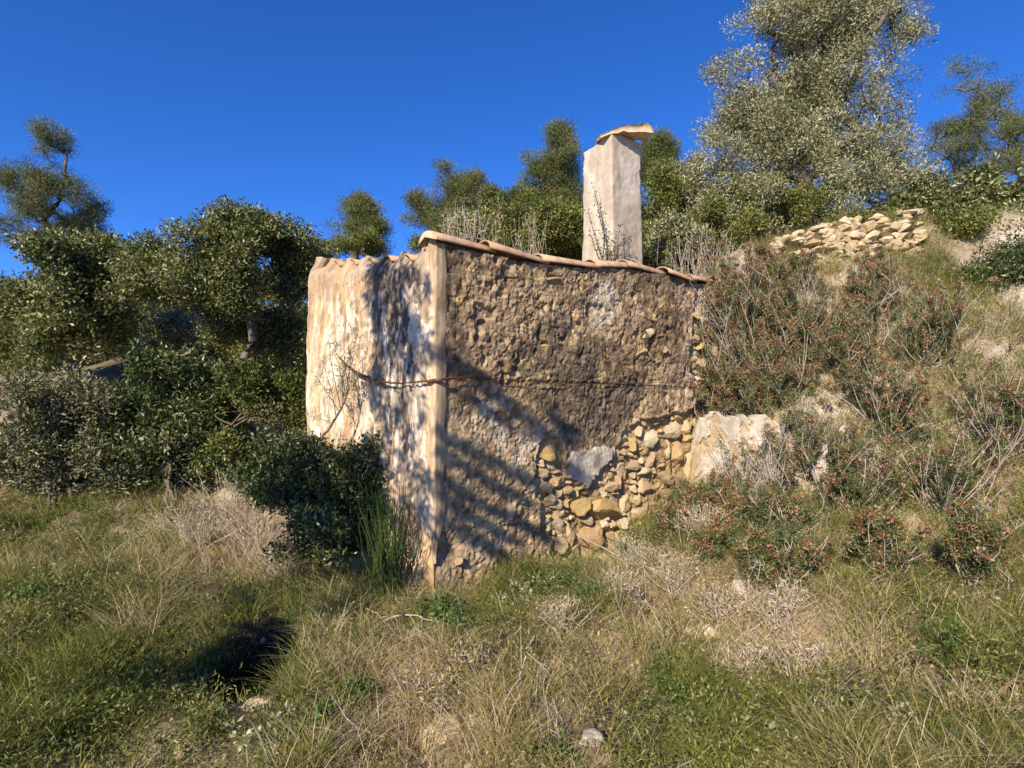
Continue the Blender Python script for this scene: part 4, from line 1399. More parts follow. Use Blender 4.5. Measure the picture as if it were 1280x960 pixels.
# growth on the ground behind the roof, read over the tiles
back = [
    (640, 7.6, [(640, 285, 22, 26, 0), (655, 270, 16, 26, 0), (630, 300, 24, 18, 0)], 'shrub', 'fresh green shrub behind the second verge tile'),
    (690, 7.4, [(690, 290, 30, 22, 0), (705, 275, 18, 22, 0), (670, 300, 24, 16, 0)], 'shrub', 'olive green shrub crowding the left foot of the chimney'),
    (625, 8.6, [(622, 262, 16, 20, 0), (640, 258, 16, 16, 0)], 'pine', 'dark feathery shrub between the two left pines'),
    (590, 7.8, [(590, 290, 28, 16, 0), (570, 295, 24, 14, 0), (605, 278, 14, 18, 0)], 'olive', 'dry pale shrub behind the first verge tile'),
    (830, 8.2, [(826, 260, 18, 36, 0), (832, 230, 16, 26, 0), (815, 290, 18, 24, 0)], 'shrub', 'upright bright green shrub right of the chimney shaft'),
    (862, 8.6, [(855, 225, 18, 22, 0), (870, 215, 14, 22, 0), (860, 255, 24, 26, 0)], 'olive', 'thin greyish shrub between chimney and olive crown'),
    (900, 7.6, [(905, 272, 34, 20, 0), (880, 285, 28, 18, 0), (935, 285, 30, 16, 0)], 'shrub', 'sunlit rounded green shrub under the olive crown'),
    (855, 7.3, [(850, 295, 24, 20, 0), (870, 305, 22, 16, 0), (832, 300, 18, 20, 0)], 'olive', 'half bare shrub behind the last verge tiles'),
    (960, 7.8, [(965, 262, 30, 20, 0), (990, 255, 30, 24, 0), (945, 258, 22, 16, 0)], 'shrub', 'dark shrub in the shade beneath the olive branches'),
    (480, 12.0, [(455, 305, 26, 10, 0), (430, 308, 26, 9, 0), (400, 312, 22, 12, 0)], 'shrub', 'low green shrub showing above the side wall'),
    (700, 8.2, [(700, 308, 26, 14, 0), (724, 318, 18, 14, 0), (672, 306, 26, 14, 0), (690, 298, 20, 16, 0)], 'shrub', 'low olive green shrub just above the third verge tile'),
    (815, 8.0, [(812, 318, 18, 14, 0), (830, 322, 20, 12, 0), (850, 318, 22, 14, 0)], 'bush', 'low dark shrub at the right foot of the chimney'),
    (650, 9.2, [(640, 278, 30, 22, 0), (670, 270, 26, 26, 0), (610, 285, 24, 16, 0)], 'shrub', 'bushy yellow green shrub further back between the pines and the chimney'),
    (715, 9.0, [(715, 275, 24, 28, 0), (700, 290, 24, 20, 0), (735, 300, 20, 18, 0)], 'bush', 'dark green shrub right behind the left edge of the chimney'),
    (815, 9.2, [(815, 300, 24, 24, 0), (840, 285, 26, 26, 0), (805, 270, 14, 26, 0)], 'bush', 'dark green shrub right behind the right edge of the chimney'),
    (880, 9.2, [(880, 262, 30, 30, 0), (910, 250, 30, 26, 0), (860, 290, 26, 20, 0)], 'shrub', 'tall mid green shrub at the foot of the olive crown'),
    (560, 9.0, [(560, 300, 24, 14, 0), (590, 292, 24, 18, 0), (530, 306, 16, 8, 0)], 'shrub', 'low green shrub behind the dry stalks at the roof corner'),
    (925, 8.6, [(925, 290, 30, 20, 0), (950, 280, 26, 22, 0), (900, 300, 24, 14, 0)], 'bush', 'dark shaded shrub above the last roof tiles'),
    (1110, 7.5, [(1100, 300, 50, 30, 0), (1140, 285, 40, 30, 0), (1060, 290, 30, 20, 0)], 'shrub', 'broad green shrub on top of the bank right of the rubble wall'),
    (1240, 6.2, [(1240, 350, 50, 40, 0), (1270, 400, 40, 40, 0)], 'bush', 'dark green shrub at the right edge on the bank'),
]
for k, (px, Y, lob, mt, lab) in enumerate(back):
    b = gbase(px, Y)
    shrub('slope_shrub', lab, 'shrub', b, lob, Y, mt, 100, 55, 0.05 if mt != 'pine' else 0.08, 0.35 if mt != 'pine' else 0.15, 0.14, (0.1, 0.95), 60 + k, 'shrubs on the slope behind the roof')


def stalks(name, label, cat, base, tips, mat, tint, r0=0.004, group=None, seed=0, leafy=None, parent_name='stem'):
    """a bundle of thin tall stems with optional small leaves"""
    rr = np.random.default_rng(seed)
    base = np.array(base, float)
    t = thing(name, label, cat, base, group)
    ps, cen = [], []
    for tp in tips:
        tp = np.array(tp, float)
        b0 = base + np.array([rr.normal() * 0.06, rr.normal() * 0.06, -0.02])
        m = b0 + (tp - b0) * 0.5 + np.array([rr.normal(), rr.normal(), 0]) * 0.06 * np.linalg.norm(tp - b0)
        ln = curve([b0, m, tp], 9)
        ps.append(tube(ln, np.linspace(r0, r0 * 0.35, 9), 4))
        cen.append(ln[3:])
    v, f = join(ps)
    obj(parent_name, mesh('stalk', v - base, f), M[mat], t)
    if leafy:
        n_each, spread, size, ratio, lm, up = leafy
        v, f, tn = leaves(np.concatenate(cen), n_each, spread, size, ratio, up, tint, seed)
        obj('foliage', mesh('foliage', v - base, f, False, tn), M[lm], t)
    return t


# dry stalks over the roof corner
r_ = np.random.default_rng(71)
for k, (px, lab) in enumerate([(575, 'tall pale dry stalks fanning up behind the roof corner'), (600, 'leaning dry grass stalks behind the first tile seam'), (660, 'straw coloured stalks in front of the green shrub by the tiles')]):
    b = gbase(px, 6.9)
    tips = [at(px + r_.normal() * 22 + 4, 262 + abs(r_.normal()) * 26 - (26 if q < 5 and k < 2 else 0), 6.9 + r_.normal() * 0.15) for q in range(24)]
    stalks('dry_stalks', lab, 'dry grass', b, tips, 'twig', (0.6, 1.0), 0.0042, 'dry stalks behind the roof', 72 + k, (2, 0.04, 0.09, 0.12, 'grass', 0.8))
for k, (px, lab) in enumerate([(880, 'bare grey twiggy shrub behind the last tiles'), (905, 'tangle of bare twigs where the roof meets the bank'), (845, 'thin grey twigs right of the chimney foot')]):
    b = gbase(px, 6.9)
    tips = [at(px + r_.normal() * 22, 306 + r_.normal() * 14, 6.9 + r_.normal() * 0.2) for q in range(30)]
    stalks('bare_shrub', lab, 'shrub', b, tips, 'twig', (0.2, 0.8), 0.0042, 'bare shrubs behind the roof', 82 + k, (1, 0.05, 0.035, 0.4, 'olive', 0.4))
# climbing twigs against the chimney
b = np.array([at(752, 335, 5.66)[0], 5.66, at(752, 335, 5.66)[2]])
tips = [at(742, 232, 5.72), at(745, 246, 5.7), at(735, 262, 5.72), at(752, 268, 5.68), at(775, 282, 5.72), at(780, 300, 5.7), at(738, 292, 5.72), at(762, 290, 5.68), at(790, 295, 5.75), at(770, 305, 5.68), at(758, 312, 5.68), at(785, 318, 5.7)]
stalks('thorny_shoot', 'thin dark thorny shoots climbing the foot of the chimney', 'shoot', b, tips, 'darktwig', (0.1, 0.8), 0.006, None, 90, (5, 0.035, 0.032, 0.4, 'bush', 0.4))
b = gbase(838, 6.6)
stalks('mullein_spike', 'yellow green flower spike standing behind the tiles right of the chimney', 'flower spike', b, [at(838, 302, 6.6), at(832, 316, 6.6)], 'weed', (0.6, 1.0), 0.012, None, 91, (30, 0.025, 0.04, 0.5, 'shrub', 0.4))

# sapling in front of the side wall
b = hit(398, 690)
sp_ = 4.25
t = thing('sapling', 'thin leaning sapling with feathery leaves in front of the lime washed wall', 'sapling', b)
ln0 = curve([b, at(398, 565, sp_), at(412, 535, sp_), at(428, 508, sp_), at(436, 485, sp_)], 24)
ps = [tube(ln0, np.linspace(0.014, 0.006, 24), 6)]
cen = []
for (x0, y0), (x1, y1) in [((428, 508), (438, 440)), ((420, 520), (402, 450)), ((430, 500), (418, 430)), ((432, 492), (450, 425)), ((424, 515), (395, 470)), ((434, 490), (448, 470)), ((426, 510), (410, 415)), ((432, 495), (428, 455)), ((436, 485), (432, 405)), ((415, 530), (388, 520)), ((430, 503), (440, 480))]:
    l_ = curve([at(x0, y0, sp_), at((x0 + x1) / 2 + r_.normal() * 4, (y0 + y1) / 2, sp_ + r_.normal() * 0.04), at(x1, y1, sp_ + r_.normal() * 0.08)], 10)
    ps.append(tube(l_, np.linspace(0.004, 0.0012, 10), 4))
    cen.append(l_[3:])
v, f = join(ps)
obj('stem', mesh('sapling_stem', v - b, f), M['darktwig'], t)
v, f, tn = leaves(np.concatenate(cen), 7, 0.03, 0.05, 0.13, 0.9, (0.2, 1.0), 95)
obj('foliage', mesh('sapling_foliage', v - b, f, False, tn), M['olive'], t)

for k, (px, py, hp, lab) in enumerate([(318, 690, 80, 'pale dry twiggy plant left of the leafy bush'), (350, 715, 60, 'low dry twiggy plant under the leafy bush'), (290, 655, 70, 'bleached dry twiggy plant on the left rise'), (250, 690, 70, 'straw coloured twiggy plant left of the dry rise'),
                                       (395, 715, 44, 'brown twiggy plant in the shade under the leafy bush'), (800, 720, 40, 'pinkish dry twigs in the grass below the rubble'), (850, 745, 50, 'pinkish dry twiggy plant on the right slope'), (590, 850, 44, 'brown dead twiggy plant in the middle of the foreground'),
                                       (545, 880, 44, 'brown dead twiggy plant above the bare patch'), (900, 780, 50, 'straw coloured dry plant above the flat pale stone'), (940, 850, 50, 'dry twiggy plant low on the right slope'), (700, 800, 40, 'brown dry plant in the middle of the slope'), (780, 770, 44, 'pale dry plant under the pinkish twigs'), (1000, 850, 60, 'tall dry plant at the right above the green tuft'), (880, 690, 44, 'pale dry twigs among the low heathers'), (975, 790, 56, 'grey dry twiggy plant on the right of the slope')]):
    b = hit(px, py)
    kk = b[1] / F
    tips = [b + np.array([r_.normal() * 0.42 * hp * kk, r_.normal() * 0.3 * hp * kk, hp * kk * r_.uniform(0.35, 1.0)]) for q in range(70)]
    stalks('dry_plant', lab, 'dry plant', b, tips, 'twig' if k not in (4, 7, 8) else 'darktwig', (0.62, 1.0), 0.0035, 'dry twiggy plants on the slope', 860 + k, (2, 0.03, 0.03, 0.2, 'grass', 0.6))
b = hit(430, 700)
tips = [at(r_.uniform(335, 478), 548 + abs(r_.normal()) * 40, 4.2 + r_.normal() * 0.12) for q in range(44)]
stalks('leafy_shoots', 'loose upright leafy shoots rising out of the dark bush against the wall', 'shoots', b, tips, 'darktwig', (0.2, 1.0), 0.005, None, 97, (9, 0.045, 0.034, 0.45, 'bush', 0.5))
# rushes at the foot of the side wall
b = hit(485, 745)
tips = [at(484 + r_.normal() * 20, 605 + abs(r_.normal()) * 46, 3.92 + r_.normal() * 0.07) for q in range(120)]
stalks('rush_clump', 'clump of upright dark green rushes at the foot of the side wall', 'rushes', b, tips, 'weed', (0, 1), 0.004, None, 96)
for o in COL.objects:
    if o.name.startswith('stem') and o.parent and o.parent.name.startswith('rush_clump'):
        o.data.attributes.new('tint', 'FLOAT', 'POINT').data.foreach_set('value', RNG.uniform(0.0, 0.6, len(o.data.vertices)).astype(np.float32))
for o in COL.objects:
    if o.name.startswith('stem') and o.parent and o.parent.name.startswith('mullein'):
        o.data.attributes.new('tint', 'FLOAT', 'POINT').data.foreach_set('value', np.full(len(o.data.vertices), 0.8, np.float32))


# ---- heathers on the bank
def heather(px, py, hpx, lab, seed, flower=0.5, bare=0.3, lean=(0, 0)):
    b = hit(px, py)
    H = hpx * b[1] / F
    r = np.random.default_rng(seed)
    t = thing('heather', lab, 'heather', b, 'heathers on the bank right of the hut')
    ps, nc, fc = [], [], []
    ns = int(r.integers(28, 46))
    wide, tang = r.uniform(0.5, 1.1), r.uniform(0.05, 0.16)
    for q in range(ns):
        a = r.uniform(0, 2 * math.pi)
        sp = r.uniform(0.1, 0.85) * wide
        tip = b + np.array([math.cos(a) * sp + lean[0], math.sin(a) * sp - 0.15 + lean[1], 0]) * H * 0.8 + np.array([0, 0, H * r.uniform(0.35, 1.05)])
        m = b + (tip - b) * 0.5 + r.normal(size=3) * tang * H
        ln = curve([b + r.normal(size=3) * 0.03, m, tip], 8)
        ps.append(tube(ln, np.linspace(0.006, 0.002, 8), 4))
        isbare = r.random() < bare
        for u in range(6):
            p0 = ln[r.integers(2, 8)]
            e = p0 + (unit(r.normal(size=3)) * 0.6 + np.array([0, 0, 0.8])) * H * r.uniform(0.10, 0.26)
            l2 = curve([p0, (p0 + e) / 2 + r.normal(size=3) * 0.02, e], 4)
            ps.append(tube(l2, np.linspace(0.0025, 0.0012, 4), 3))
            if not isbare:
                nc.append(l2)
                if r.random() < flower * 0.85:
                    fc.append(l2[2:])
    v, f = join(ps)
    obj('stem', mesh('heather_stem', v - b, f), M['twig'], t)
    if nc:
        v, f, tn = needles(np.concatenate(nc), 17, 0.032, 0.006, 0.014, (0.1, 0.9), seed)
        obj('foliage', mesh('heather_foliage', v - b, f, False, tn), M['heather'], t)
    if fc:
        v, f, tn = leaves(np.concatenate(fc), 19, 0.022, 0.021, 0.6, 0.4, (0.1, 1.0), seed)
        tag(obj('flower', mesh('heather_flower', v - b, f, False, tn), M['heatherflower'], t), None, None, None, 'stuff')
    return t


HEATH = [
    (912, 520, 95, 'tall heather leaning over the right end of the rough wall', .7, .3, (-.5, -.1)), (918, 465, 100, 'rust and grey heather leaning across the wall under the last tiles', .7, .4, (-.5, -.1)),
    (940, 405, 85, 'reddish heather hanging over the broken end of the tiles', .8, .3, (-.6, -.1)), (928, 420, 85, 'twiggy heather reaching up to the end of the tile row', .6, .5, (-.5, -.1)), (905, 590, 60, 'small bare heather in front of the left end of the white plastered wall', .3, .9, (-.1, -.1)), (948, 650, 60, 'bare grey heather low in front of the white plastered wall', .3, .9, (-.1, 0)),
    (905, 668, 52, 'rust flowered heather at the right end of the bared stones', .8, .2, (0, 0)), (945, 680, 58, 'green heather with rust tips low on the bank', .5, .2, (0, 0)),
    (985, 680, 62, 'twiggy heather low on the bank under the white plastered wall', .4, .4, (0, 0)), (868, 672, 56, 'small brown tipped heather just right of the stone rubble', .7, .2, (0, 0)),
    (835, 690, 44, 'low heather in the grass under the bared stones', .5, .2, (0, 0)), (890, 715, 50, 'low green heather with red tips in the dry grass slope', .6, .2, (0, 0)),
    (940, 740, 60, 'spreading heather in the dry grass below the bank', .5, .3, (0, 0)), (990, 735, 70, 'brown heather at the lower right among dry grass', .6, .3, (0, 0)),
    (925, 625, 70, 'grey stemmed heather sprawling over the white plastered wall', .3, .9, (-.2, 0)), (965, 625, 85, 'bare stemmed heather in front of the white plastered wall', .4, .85, (-.2, 0)),
    (1010, 600, 90, 'dark heather over the right part of the white plastered wall', .4, .6, (0, 0)), (905, 545, 70, 'red brown heather hanging at the broken wall edge', .9, .2, (-.2, 0)),
    (945, 530, 85, 'bushy green heather with rust heads above the white plastered wall', .6, .2, (-.2, 0)), (985, 510, 90, 'orange brown heather in the middle of the bank', .8, .2, (0, 0)),
    (930, 480, 95, 'silvery bare heather spilling over the wall end', .3, .7, (-.4, 0)), (970, 455, 90, 'dense rusty heather in the middle of the bank', .8, .1, (0, 0)),
    (1005, 440, 90, 'dark green heather right of the dense rusty one on the bank', .5, .2, (0, 0)), (935, 425, 80, 'pinkish dry heather under the last roof tile', .6, .4, (-.3, 0)),
    (970, 400, 60, 'green heather near the top of the bank', .5, .2, (0, 0)), (920, 385, 45, 'small red heather against the end of the tile row', .9, .1, (-.2, 0)),
    (950, 365, 48, 'red headed heather below the rubble wall', .9, .1, (0, 0)), (1000, 370, 44, 'short heather in front of the rubble wall', .6, .2, (0, 0)),
    (1060, 640, 110, 'large green heather right of the white plastered wall', .5, .2, (0, 0)), (1110, 560, 110, 'wide heather half way up the right bank', .6, .2, (0, 0)),
    (1060, 480, 100, 'rusty heather under the dry stone rubble at the right', .7, .2, (0, 0)), (1180, 640, 120, 'grey heather at the far right of the bank', .4, .4, (0, 0)),
    (1160, 460, 100, 'tall heather high on the right bank', .5, .2, (0, 0)), (1250, 580, 120, 'dark heather at the right edge', .5, .2, (0, 0)), (1100, 730, 80, 'heather among the dry grass at the lower right', .6, .2, (0, 0)),
    (1220, 740, 90, 'broad heather in the lower right corner grass', .5, .3, (0, 0)), (1090, 400, 80, 'red heather directly under the right end of the rubble wall', .8, .2, (0, 0)),
]
for k, (px, py, h_, lab, fl, br, le) in enumerate(HEATH):
    heather(px, py, h_, lab, 200 + k, fl, br, le)


# ---- pale rock under the heathers, and loose stones
def boulder(name, label, px, py, wpx, hpx, mat, seed, sink=0.35, depth=0.8, rot=0.0, cat='rock', Y=None, group=None):
    b = hit(px, py) if Y is None else at(px, py, Y)
    k = b[1] / F
    v, f = ICO3[0], ICO3[1]
    vv = rock_verts((v, f), seed, 9, 0.22)
    vv = vv + 0.05 * unit(vv) * fbm(vv[:, 0] * 5, vv[:, 1] * 5, vv[:, 2] * 5, seed, 3)[:, None]
    vv = vv * np.array([wpx * k / 2, wpx * k / 2 * depth, hpx * k / 2])
    o = obj(name, mesh(name, vv, f), M[mat])
    o.location = (b[0], b[1], b[2] + hpx * k * (0.5 - sink))
    o.rotation_euler = (0, rot, rad(seed * 37 % 60))
    return tag(o, label, cat, group)


# remains of a plastered retaining wall between the hut and the bank
FA, FB = at(868, 640, 5.72), at(1030, 640, 4.55)
fb0 = (FA + FB) / 2
fb0[2] = gz(fb0[0], fb0[1])
frag = thing('plastered_wall', 'broken white plastered retaining wall behind the heathers at the hut end', 'wall', fb0)
nu3, nv3 = 200, 110
A3, B3 = np.meshgrid(np.linspace(0, 1, nu3), np.linspace(0, 1, nv3))
pxs = 868 + 232 * A3
Yf = np.interp(A3, [0, 0.30, 0.52, 0.70, 1.0], [5.72, 5.15, 4.88, 4.95, 5.75])
topy = np.interp(pxs, [868, 885, 910, 935, 960, 985, 1010, 1050, 1100], [575, 522, 518, 528, 516, 522, 534, 540, 560]) + 11 * fbm(A3 * 14, A3 * 0, 0, 141, 4)
boty = np.interp(pxs, [868, 1100], [690, 700])
pyy = boty + (topy - boty) * B3
dirs3 = ray(0, 0)
ux = (pxs - 640) / F
vz = (480 - pyy) / F
cp_, sp2 = math.cos(PITCH), math.sin(PITCH)
dy_ = cp_ - vz * sp2
Xf, Zf = ux / dy_ * Yf, 1.6 + (sp2 + vz * cp_) / dy_ * Yf
lean = 0.22 * B3 ** 1.5
rel = 0.022 * fbm(A3 * 6, B3 * 4, 0, 142, 4) + 0.012 * fbm(A3 * 30, B3 * 22, 0, 143, 4)
lost = smooth(0.14, 0.28, fbm(A3 * 12, B3 * 6.5, 0, 144, 6, 0.6))
Yw = Yf + lean - rel + 0.035 * lost + 0.02 * fbm(A3 * 26, B3 * 20, 0, 145, 3) * lost
front = np.stack([Xf, Yw, Zf], -1).reshape(-1, 3) - fb0
back = np.stack([Xf, Yf + lean + 0.26, Zf], -1).reshape(-1, 3) - fb0
fc3 = np.array([0.50, 0.44, 0.36]) * (0.78 + 0.3 * smooth(-0.5, 0.5, fbm(A3 * 9, B3 * 12, 0, 146, 5)))[..., None]
fc3 = fc3 * (1 - lost[..., None]) + np.array([0.40, 0.30, 0.19]) * lost[..., None]
gf = grid_faces(nu3, nv3)
nF = nu3 * nv3
rimf = []
for e, fl in ((np.arange(nu3) + (nv3 - 1) * nu3, 0), (np.arange(nv3) * nu3, 0), (np.arange(nv3) * nu3 + nu3 - 1, 1)):
    q = np.stack([e[:-1], e[1:], e[1:] + nF, e[:-1] + nF], -1)
    rimf.append(q[:, ::-1] if fl else q)
o = obj('plaster_face', mesh('plaster_face', np.vstack([front, back]), np.vstack([gf, gf[:, ::-1] + nF] + rimf), True, None, np.vstack([fc3.reshape(-1, 3), np.tile([[0.40, 0.31, 0.2]], (nF, 1))])), M['chimney'], frag)

boulder('white_rock', 'pale rock in the bank right of the white plastered wall', 1050, 600, 80, 110, 'rock', 304, 0.35, 0.6, -0.2)
boulder('pale_stone', 'long pale flat stone lying in the dry grass of the slope', 884, 797, 62, 22, 'stone_pale', 305, 0.25, 0.6, 0.12, 'stone')
boulder('pale_stone', 'white jagged stone in the dry grass above the flat stone', 925, 752, 32, 24, 'rock', 306, 0.25, 0.7, 0.3, 'stone')
boulder('pale_stone', 'flat grey stone at the lip of the dark hollow', 318, 872, 60, 18, 'stone_pale', 307, 0.45, 0.6, -0.1, 'stone')
boulder('pale_stone', 'pale stone at the bottom edge right of the bare patch', 735, 944, 44, 26, 'rock', 308, 0.3, 0.8, 0.1, 'stone')
boulder('pale_stone', 'small white stone in the lower right corner of the grass', 968, 925, 30, 28, 'rock', 309, 0.3, 0.8, 0.2, 'stone')
boulder('pale_stone', 'small pale stone beside the broad bladed tuft', 782, 890, 18, 20, 'stone_pale', 310, 0.3, 0.8, 0.2, 'stone')
boulder('pale_stone', 'sandy lump of stone in the bare patch near the bottom', 556, 925, 56, 44, 'stone_pale', 311, 0.5, 0.8, 0.2, 'stone')
boulder('pale_stone', 'tan stone half buried below the bared rubble', 770, 708, 60, 22, 'stone_pale', 312, 0.4, 0.7, 0.1, 'stone')
boulder('pale_stone', 'dusty stone under the dead branch in the middle grass', 590, 905, 26, 20, 'stone_pale', 313, 0.4, 0.7, 0.1, 'stone')

# ---- dry stone rubble wall on top of the bank
rwb = at(1010, 345, 6.75)
rub = thing('rubble_wall', 'collapsed dry stone wall of pale rubble on top of the bank', 'stone wall', rwb)
rs2 = random.Random(9)
core_v, core_f = ICO3
vv = rock_verts(ICO3, 320, 5, 0.2)
p0, p1 = at(930, 340, 6.85), at(1150, 300, 6.9)
cc0 = (p0 + p1) / 2
vv = vv * np.array([np.linalg.norm(p1 - p0) / 2, 0.20, 0.24])
vv[:, 2] += vv[:, 0] / np.linalg.norm(p1 - p0) * (p1[2] - p0[2])
obj('rubble_core', mesh('rubble_core', vv + (cc0 - rwb) + np.array([0, 0.05, -0.02]), ICO3[1]), M['mortar'], rub)
for q in range(190):
    f_ = rs2.random()
    px = 932 + 220 * f_
    top_ = np.interp(px, [930, 960, 1000, 1150], [322, 298, 286, 262])
    bot_ = np.interp(px, [930, 960, 1000, 1150], [345, 345, 338, 320])
    py = rs2.uniform(top_, bot_)
    p = at(px, py, 6.68 + 0.18 * (1 - (py - top_) / (bot_ - top_)))
    s_ = rs2.uniform(4.5, 10.5) * 6.75 / F
    o = obj('stone', rock_mesh(rs2.randrange(14), rs2.choice(['stone_pale', 'stone_pale', 'stone', 'stone_pale'])), None, rub)
    o.location = tuple(p - rwb)
    o.scale = (s_ * rs2.uniform(0.9, 1.3), s_, s_ * rs2.uniform(0.5, 0.85))
    o.rotation_euler = (rs2.uniform(-.3, .3), rs2.uniform(-.3, .3), rs2.uniform(0, 6))

# ------------------------------------------------------------------ grass, stems and weeds
def in_hut(x, y, m=0.05):
    a = (x - CX) * RN[0] + (y - CY) * RN[1]
    b_ = (x - CX) * LN[0] + (y - CY) * LN[1]
    return (a < m) & (b_ < m) & ((x - CX) * RD[0] + (y - CY) * RD[1] < RLEN + 0.2)


GREEN = []
for (px, py, r0_, amt) in [(690, 745, .40, .6), (640, 745, .30, .6), (745, 760, .3, .5), (560, 785, .28, .6), (590, 795, .25, .5), (850, 890, .30, .6), (920, 905, .3, .55), (340, 930, .35, .6), (300, 840, .25, .5), (350, 890, .3, .5), (420, 735, .4, .5),
                           (340, 750, .3, .5), (500, 790, .3, .4), (620, 860, .3, .3), (960, 870, .25, .4), (1010, 700, .3, .4), (800, 660, .35, .4), (930, 700, .4, .3), (660, 920, .2, .3), (200, 800, .6, .4), (1150, 850, .5, .4), (100, 900, .5, .5),
                           (570, 840, -.3, .5), (480, 850, -.3, .4), (440, 930, -.4, .5), (540, 940, -.4, .7), (310, 690, -.7, .9), (360, 670, -.6, .9), (870, 770, -.5, .6), (800, 740, -.35, .6), (960, 810, -.4, .6), (730, 900, -.3, .5), (780, 840, -.25, .4), (960, 780, -.4, .4)]:
    h_ = hit(px, py)
    GREEN.append((h_[0], h_[1], abs(r0_), amt if r0_ > 0 else -amt))


def greenness(x, y):
    g = 0.34 + 0.60 * fbm(x * 1.5, y * 1.5, 0, 401, 4)
    for gx_, gy_, r0_, a in GREEN:
        g = g + a * np.exp(-((x - gx_) ** 2 + (y - gy_) ** 2) / (r0_ * 0.9) ** 2)
    return g


BARE = [(hit(556, 915), 0.20), (hit(735, 940), 0.16), (hit(770, 705), 0.18), (hit(318, 865), 0.16), (hit(884, 800), 0.12), (hit(700, 905), 0.10), (hit(300, 945), 0.14), (hit(925, 752), 0.08)]


def scatter(n, seed, xr=(-4.6, 5.0), yr=(1.75, 7.6), dens=None):
    r = np.random.default_rng(seed)
    xs, ys = [], []
    tot = 0
    while tot < n:
        y = yr[0] + (yr[1] - yr[0]) * r.random(n) ** 1.5
        x = r.uniform(-1, 1, n) * (0.3 + 0.93 * y)
        keep = (x > xr[0]) & (x < xr[1]) & ~in_hut(x, y) & (r.random(n) < (0.3 + 0.93 * y) / 7.4 + 0.25)
        q = np.hypot((x + 1.44) / 0.22, (y - 3.28) / 0.27)
        keep &= q > 1.0
        for bp, br in BARE:
            keep &= (np.hypot(x - bp[0], y - bp[1]) > br * (0.8 + 0.4 * r.random(n))) | (r.random(n) < 0.12)
        if dens is not None:
            keep &= r.random(n) < dens(x, y)
        xs.append(x[keep])
        ys.append(y[keep])
        tot += keep.sum()
    return np.concatenate(xs)[:n], np.concatenate(ys)[:n]


def blades(x, y, h, wd, lean, tint, seed, droop=0.5, seg=3, dirs=None):
    r = np.random.default_rng(seed)
    n = len(x)
    z = ground_z(x, y) - 0.01
    a = r.uniform(0, 2 * math.pi, n) if dirs is None else dirs
    d = np.stack([np.cos(a), np.sin(a), np.zeros(n)], -1)
    # blades on the slope bend downhill towards the viewer a little
    d = unit(d + np.array([-0.15, -0.35, 0]))
    sa = r.uniform(0, 2 * math.pi, n)
    s = np.stack([np.cos(sa), np.sin(sa), np.zeros(n)], -1)
    P = np.stack([x, y, z], -1)
    rows = []
    for k in range(seg + 1):
        f_ = k / seg
        p = P + d * (h * lean * (f_ ** (1 + droop)))[:, None]
        p[:, 2] += h * (f_ - droop * 0.5 * lean * f_ ** 2)
        w_ = wd * (1 - f_ ** 1.6)
        if k < seg:
            rows += [p - s * w_[:, None] * 0.5, p + s * w_[:, None] * 0.5]
        else:
            rows += [p]
    m = 2 * seg + 1
    V_ = np.stack(rows, 1).reshape(-1, 3)
    i = np.arange(n)[:, None] * m
    q = [np.hstack([i + 2 * k, i + 2 * k + 1, i + 2 * k + 3, i + 2 * k + 2]) for k in range(seg - 1)]
    t3 = np.hstack([i + 2 * seg - 2, i + 2 * seg - 1, i + 2 * seg])
    return V_, ([np.concatenate(q)] if q else []) + [t3], np.repeat(np.clip(tint, 0, 1), m)


def tuftiness(x, y):
    return smooth(-0.45, 0.35, fbm(x * 3.3, y * 3.3, 0, 402, 3)) * 0.85 + 0.15


r = np.random.default_rng(500)
n = 110000
x, y = scatter(n, 501, dens=tuftiness)
g = greenness(x, y)
isg = r.random(n) < np.clip(0.40 + 0.8 * g, 0.05, 0.97)
tall = 0.6 + 0.8 * smooth(-0.5, 0.6, fbm(x * 2.2, y * 2.2, 0, 403, 3))
h = r.uniform(0.07, 0.25, n) * tall * np.where(isg, 0.9, 1.05)
tint = np.where(isg, r.uniform(0.08, 0.50, n), r.uniform(0.45, 0.98, n))
v, f, tn = blades(x, y, h, r.uniform(0.003, 0.0055, n), r.uniform(0.25, 1.3, n), tint, 502, 0.6)
tag(obj('grass', mesh('grass', v, f, False, tn), M['grass']), 'mixed green and straw coloured grass over the slope', None, None, 'stuff')
# tussocks: clumps of longer drooping blades
nt_ = 900
tx, ty = scatter(nt_, 551, dens=tuftiness)
tg = greenness(tx, ty)
per = 52
x = np.repeat(tx, per) + r.normal(size=nt_ * per) * 0.028
y = np.repeat(ty, per) + r.normal(size=nt_ * per) * 0.028
n = nt_ * per
th = np.repeat(r.uniform(0.12, 0.30, nt_), per)
tc_ = np.repeat(np.where(r.random(nt_) < np.clip(0.40 + 0.8 * tg, 0.05, 0.95), r.uniform(0.15, 0.45, nt_), r.uniform(0.55, 0.92, nt_)), per)
dirs = np.arctan2(y - np.repeat(ty, per), x - np.repeat(tx, per))
v, f, tn = blades(x, y, th * r.uniform(0.5, 1.1, n), r.uniform(0.003, 0.005, n), r.uniform(0.3, 1.3, n), tc_ + r.normal(0, 0.09, n), 552, 0.8, 4, dirs)
tag(obj('tussock_grass', mesh('tussock_grass', v, f, False, tn), M['grass']), 'shaggy drooping tussocks all over the slope', None, None, 'stuff')
